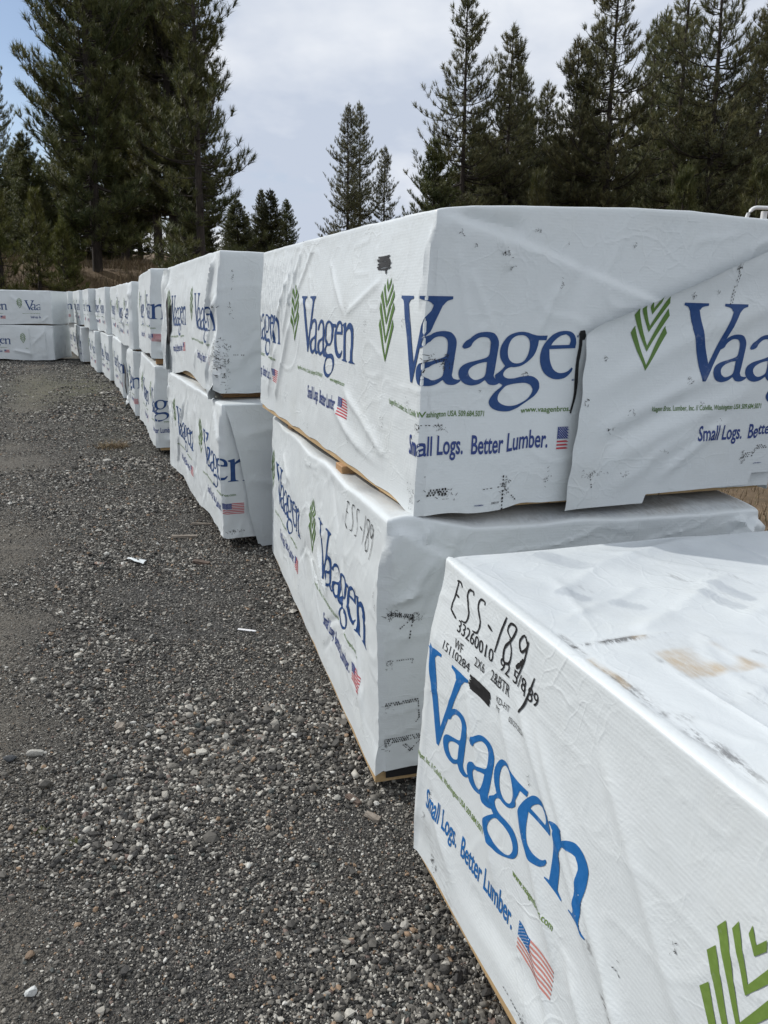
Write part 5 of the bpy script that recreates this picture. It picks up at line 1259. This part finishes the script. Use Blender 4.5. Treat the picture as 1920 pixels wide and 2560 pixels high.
# ------------------------------------------------------------------ white pipe rack behind the big package
def pipe(path, r_, n=14): return tube(path, [r_] * len(path), n)
rk = empty('pipe_rack', (4.02, 8.6, float(ground_z(np.array(4.0), np.array(8.6))))); tag(rk, 'white painted pipe rack with curved rail behind the big package', 'rack')
arc = [np.array([-0.19, 0, 0.0]), np.array([-0.19, 0, 2.44])] + [np.array([-0.09 - 0.10 * math.cos(a), 0, 2.44 + 0.15 * math.sin(a)]) for a in np.linspace(0.15, math.pi / 2, 7)] + [np.array([1.2, 0, 2.57])]
v_, f_ = pipe(arc, 0.02); mesh_obj('rail', v_, f_, M['white_paint'], None, rk)
v_, f_ = pipe([np.array([0.02, 0.05, 0]), np.array([0.02, 0.05, 2.56])], 0.033, 18); mesh_obj('post', v_, f_, M['white_paint'], None, rk)
v_, f_ = pipe([np.array([1.15, 0.05, 0]), np.array([1.15, 0.05, 2.56])], 0.033, 18); mesh_obj('post', v_, f_, M['white_paint'], None, rk)
def box_mesh(name, lo, hi, mat, parent=None, bev=0.004):
    bm = bmesh.new(); bmesh.ops.create_cube(bm, size=1.0)
    for v in bm.verts: v.co = Vector([lo[i] + (hi[i] - lo[i]) * (v.co[i] + 0.5) for i in range(3)])
    if bev: bmesh.ops.bevel(bm, geom=bm.edges[:], offset=bev, segments=2, affect='EDGES')
    me = bpy.data.meshes.new(name); bm.to_mesh(me); bm.free(); me.materials.append(mat)
    o = bpy.data.objects.new(name, me); COL.objects.link(o)
    if parent: o.parent = parent
    return o
box_mesh('crossbar', (0.055, 0.03, 2.33), (1.11, 0.07, 2.47), M['white_paint'], rk)
box_mesh('crossbar', (0.055, 0.03, 1.2), (1.11, 0.07, 1.32), M['white_paint'], rk)

# ------------------------------------------------------------------ litter on the gravel
def lump(name, x, y, size, seed, mat, label, cat, rz=0.0, sink=0.25, group=None, subdiv=2, rough=0.22, flat=False):
    bm = bmesh.new(); bmesh.ops.create_icosphere(bm, subdivisions=subdiv, radius=1.0)
    r_ = random.Random(seed); pl = [(Vector((r_.gauss(0, 1), r_.gauss(0, 1), r_.gauss(0, 1))).normalized(), r_.uniform(0.55, 0.85)) for _ in range(9)]
    for v in bm.verts:
        d = v.co.copy()
        for n_, h_ in pl:
            k = d.dot(n_)
            if k > h_: d -= n_ * (k - h_)
        v.co = Vector((d.x * size[0], d.y * size[1], d.z * size[2])) * (1 + r_.uniform(-rough, rough) * 0.15)
    me = bpy.data.meshes.new(name); bm.to_mesh(me); bm.free(); me.materials.append(mat)
    o = bpy.data.objects.new(name, me); COL.objects.link(o)
    o.location = (x, y, float(ground_z(np.array(x), np.array(y))) + size[2] * (1 - sink)); o.rotation_euler = (0.1, 0.08, rz)
    return tag(o, label, cat, group)
def plain_stone(name, c1, c2):
    b = NB(name); n = b.noise(60, 5, 0.65, b.obj()); b.set(Base_Color=b.ramp(n, [(0.3, c1), (0.7, c2)]), Roughness=0.8, Normal=b.bump(n, 0.5, 0.004)); return b.m
M['pale_stone'] = plain_stone('pale_stone', (0.28, 0.27, 0.24), (0.46, 0.45, 0.41)); M['white_stone'] = plain_stone('white_stone', (0.42, 0.44, 0.43), (0.66, 0.67, 0.66))
M['slate'] = plain_stone('slate_stone', (0.035, 0.038, 0.042), (0.07, 0.075, 0.08)); M['pink_stone'] = plain_stone('pinkish_stone', (0.20, 0.13, 0.10), (0.33, 0.23, 0.18)); M['grey_stone'] = plain_stone('grey_stone', (0.10, 0.10, 0.10), (0.2, 0.2, 0.19)); M['brown_stone'] = plain_stone('brown_stone', (0.12, 0.08, 0.05), (0.22, 0.16, 0.11))
SG = 'larger stones on the gravel'
lump('stone', -1.149, 2.186, (0.030, 0.016, 0.013), 1, M['pale_stone'], 'flat pale stone near the left edge of the gravel', 'stone', 0.3, group=SG)
lump('stone', -1.215, 2.150, (0.026, 0.015, 0.012), 2, M['slate'], 'dark slate stone beside the flat pale stone', 'stone', 0.2, group=SG)
lump('stone', -0.748, 1.290, (0.014, 0.012, 0.012), 3, M['white_stone'], 'white angular stone in the lower left gravel', 'stone', 0.8, group=SG, rough=0.4)
lump('stone', -0.821, 2.371, (0.018, 0.010, 0.007), 4, M['grey_stone'], 'flat grey stone right of the wood chip', 'stone', 0.1, group=SG)
lump('stone', -0.736, 2.392, (0.017, 0.010, 0.009), 5, M['pink_stone'], 'pinkish stone right of the flat grey one', 'stone', 0.5, group=SG)
lump('stone', -0.795, 1.388, (0.014, 0.012, 0.009), 6, M['brown_stone'], 'brown stone near the bottom left of the gravel', 'stone', 0.9, group=SG)
lump('stone', -2.618, 6.912, (0.05, 0.03, 0.02), 7, M['pale_stone'], 'small pale stone far out on the gravel before the dry tuft', 'stone', 0.2, group=SG)
lump('stone', -1.637, 4.068, (0.035, 0.018, 0.012), 8, M['pink_stone'], 'pale pinkish stone left of the white plastic scrap', 'stone', 0.2, group=SG)
def plank(name, x, y, size, rz, mat, label, cat, seed=0, tilt=0.0):
    bm = bmesh.new(); bmesh.ops.create_cube(bm, size=1.0); bmesh.ops.subdivide_edges(bm, edges=bm.edges[:], cuts=3, use_grid_fill=True)
    r_ = random.Random(seed)
    for v in bm.verts:
        v.co = Vector((v.co.x * size[0], v.co.y * size[1], v.co.z * size[2])); v.co += Vector((r_.uniform(-1, 1) * size[1] * 0.10, r_.uniform(-1, 1) * size[1] * 0.10, r_.uniform(-1, 1) * size[2] * 0.15))
        v.co.y *= 1 - 0.35 * abs(v.co.x / size[0]) * r_.uniform(0.5, 1.2)
    me = bpy.data.meshes.new(name); bm.to_mesh(me); bm.free(); me.materials.append(mat)
    o = bpy.data.objects.new(name, me); COL.objects.link(o)
    o.location = (x, y, float(ground_z(np.array(x), np.array(y))) + size[2] * 0.5 + 0.004); o.rotation_euler = (tilt, 0.05, rz)
    return tag(o, label, cat)
plank('wood_chip', -0.921, 2.348, (0.030, 0.034, 0.016), 0.2, M['grey_wood'], 'square grey block of split wood on the gravel', 'wood chip', 1, 0.15)
plank('wood_sliver', -1.247, 4.91, (0.14, 0.02, 0.012), 0.15, M['grey_wood'], 'thin grey wood sliver by the second stack, the farther of two', 'wood sliver', 2)
plank('wood_sliver', -1.29, 4.62, (0.16, 0.028, 0.016), 0.25, M['grey_wood'], 'grey wood sliver by the second stack, the nearer of two', 'wood sliver', 3)
plank('bark_piece', -0.075, 1.985, (0.055, 0.020, 0.010), -0.75, M['bark_chip'], 'reddish strip of bark at the foot of the handwritten package', 'bark piece', 4)
plank('bark_piece', -0.015, 1.905, (0.050, 0.020, 0.012), -0.6, M['grey_wood'], 'brown strip of bark in front of the reddish one', 'bark piece', 5)
plank('white_strip', -0.628, 3.208, (0.085, 0.014, 0.004), -0.12, M['print_white'], 'white strip of plastic lying flat on the gravel', 'plastic strip', 6)
plank('bark_piece', -1.06, 4.12, (0.10, 0.035, 0.016), -0.3, M['bark_chip'], 'dark flake of bark right of the white plastic scrap', 'bark piece', 7)
so = sheet('plastic_scrap', lambda u, v: np.stack([0.12 * (u - 0.5), 0.05 * (v - 0.5) * (0.4 + u) - 0.06 * (u - 0.5), 0.010 + 0.020 * (0.5 + crumple(u, v, 5, 3, 5))], -1), 16, 10, M['wrap'], None)
so.location = (-1.443, 4.123, float(ground_z(np.array(-1.443), np.array(4.123)))); tag(so, 'crumpled white plastic scrap on the gravel', 'plastic scrap')
def tuft(name, x, y, n, r0, h, mat, label, cat, seed):
    r_ = np.random.RandomState(seed); a = r_.rand(n) * 6.283; rr_ = r0 * r_.rand(n) ** 0.7; la = r_.rand(n) * 6.283; l = h * r_.uniform(0.4, 1.2, n)
    bx_ = np.cos(a) * rr_; by_ = np.sin(a) * rr_; w = 0.0035
    v0 = np.stack([bx_ - w, by_, 0 * bx_], -1); v1 = np.stack([bx_ + w, by_, 0 * bx_], -1); v2 = np.stack([bx_ + np.cos(la) * l * 1.4, by_ + np.sin(la) * l * 1.4, l * 0.7], -1)
    V_ = np.stack([v0, v1, v2], 1).reshape(-1, 3); o = mesh_obj(name, V_, np.arange(len(V_)).reshape(-1, 3), mat, smooth=False)
    o.location = (x, y, float(ground_z(np.array(x), np.array(y)))); return tag(o, label, cat)
tuft('grass_tuft', -2.845, 7.69, 260, 0.16, 0.10, M['straw'], 'matted brown grass tuft out on the gravel', 'grass tuft', 1)
b = NB('moss_green'); b.set(Base_Color=b.ramp(b.n('ShaderNodeNewGeometry').outputs['Random Per Island'], [(0, (0.05, 0.055, 0.015)), (1, (0.11, 0.115, 0.035))]), Roughness=0.9); M['moss'] = b.m
tuft('moss_clump', -0.962, 1.804, 160, 0.012, 0.012, M['moss'], 'small green moss clump in the left gravel, the farther left', 'moss', 2)
tuft('moss_clump', -0.852, 1.762, 160, 0.012, 0.012, M['moss'], 'small green moss clump in the left gravel, the nearer right', 'moss', 3)
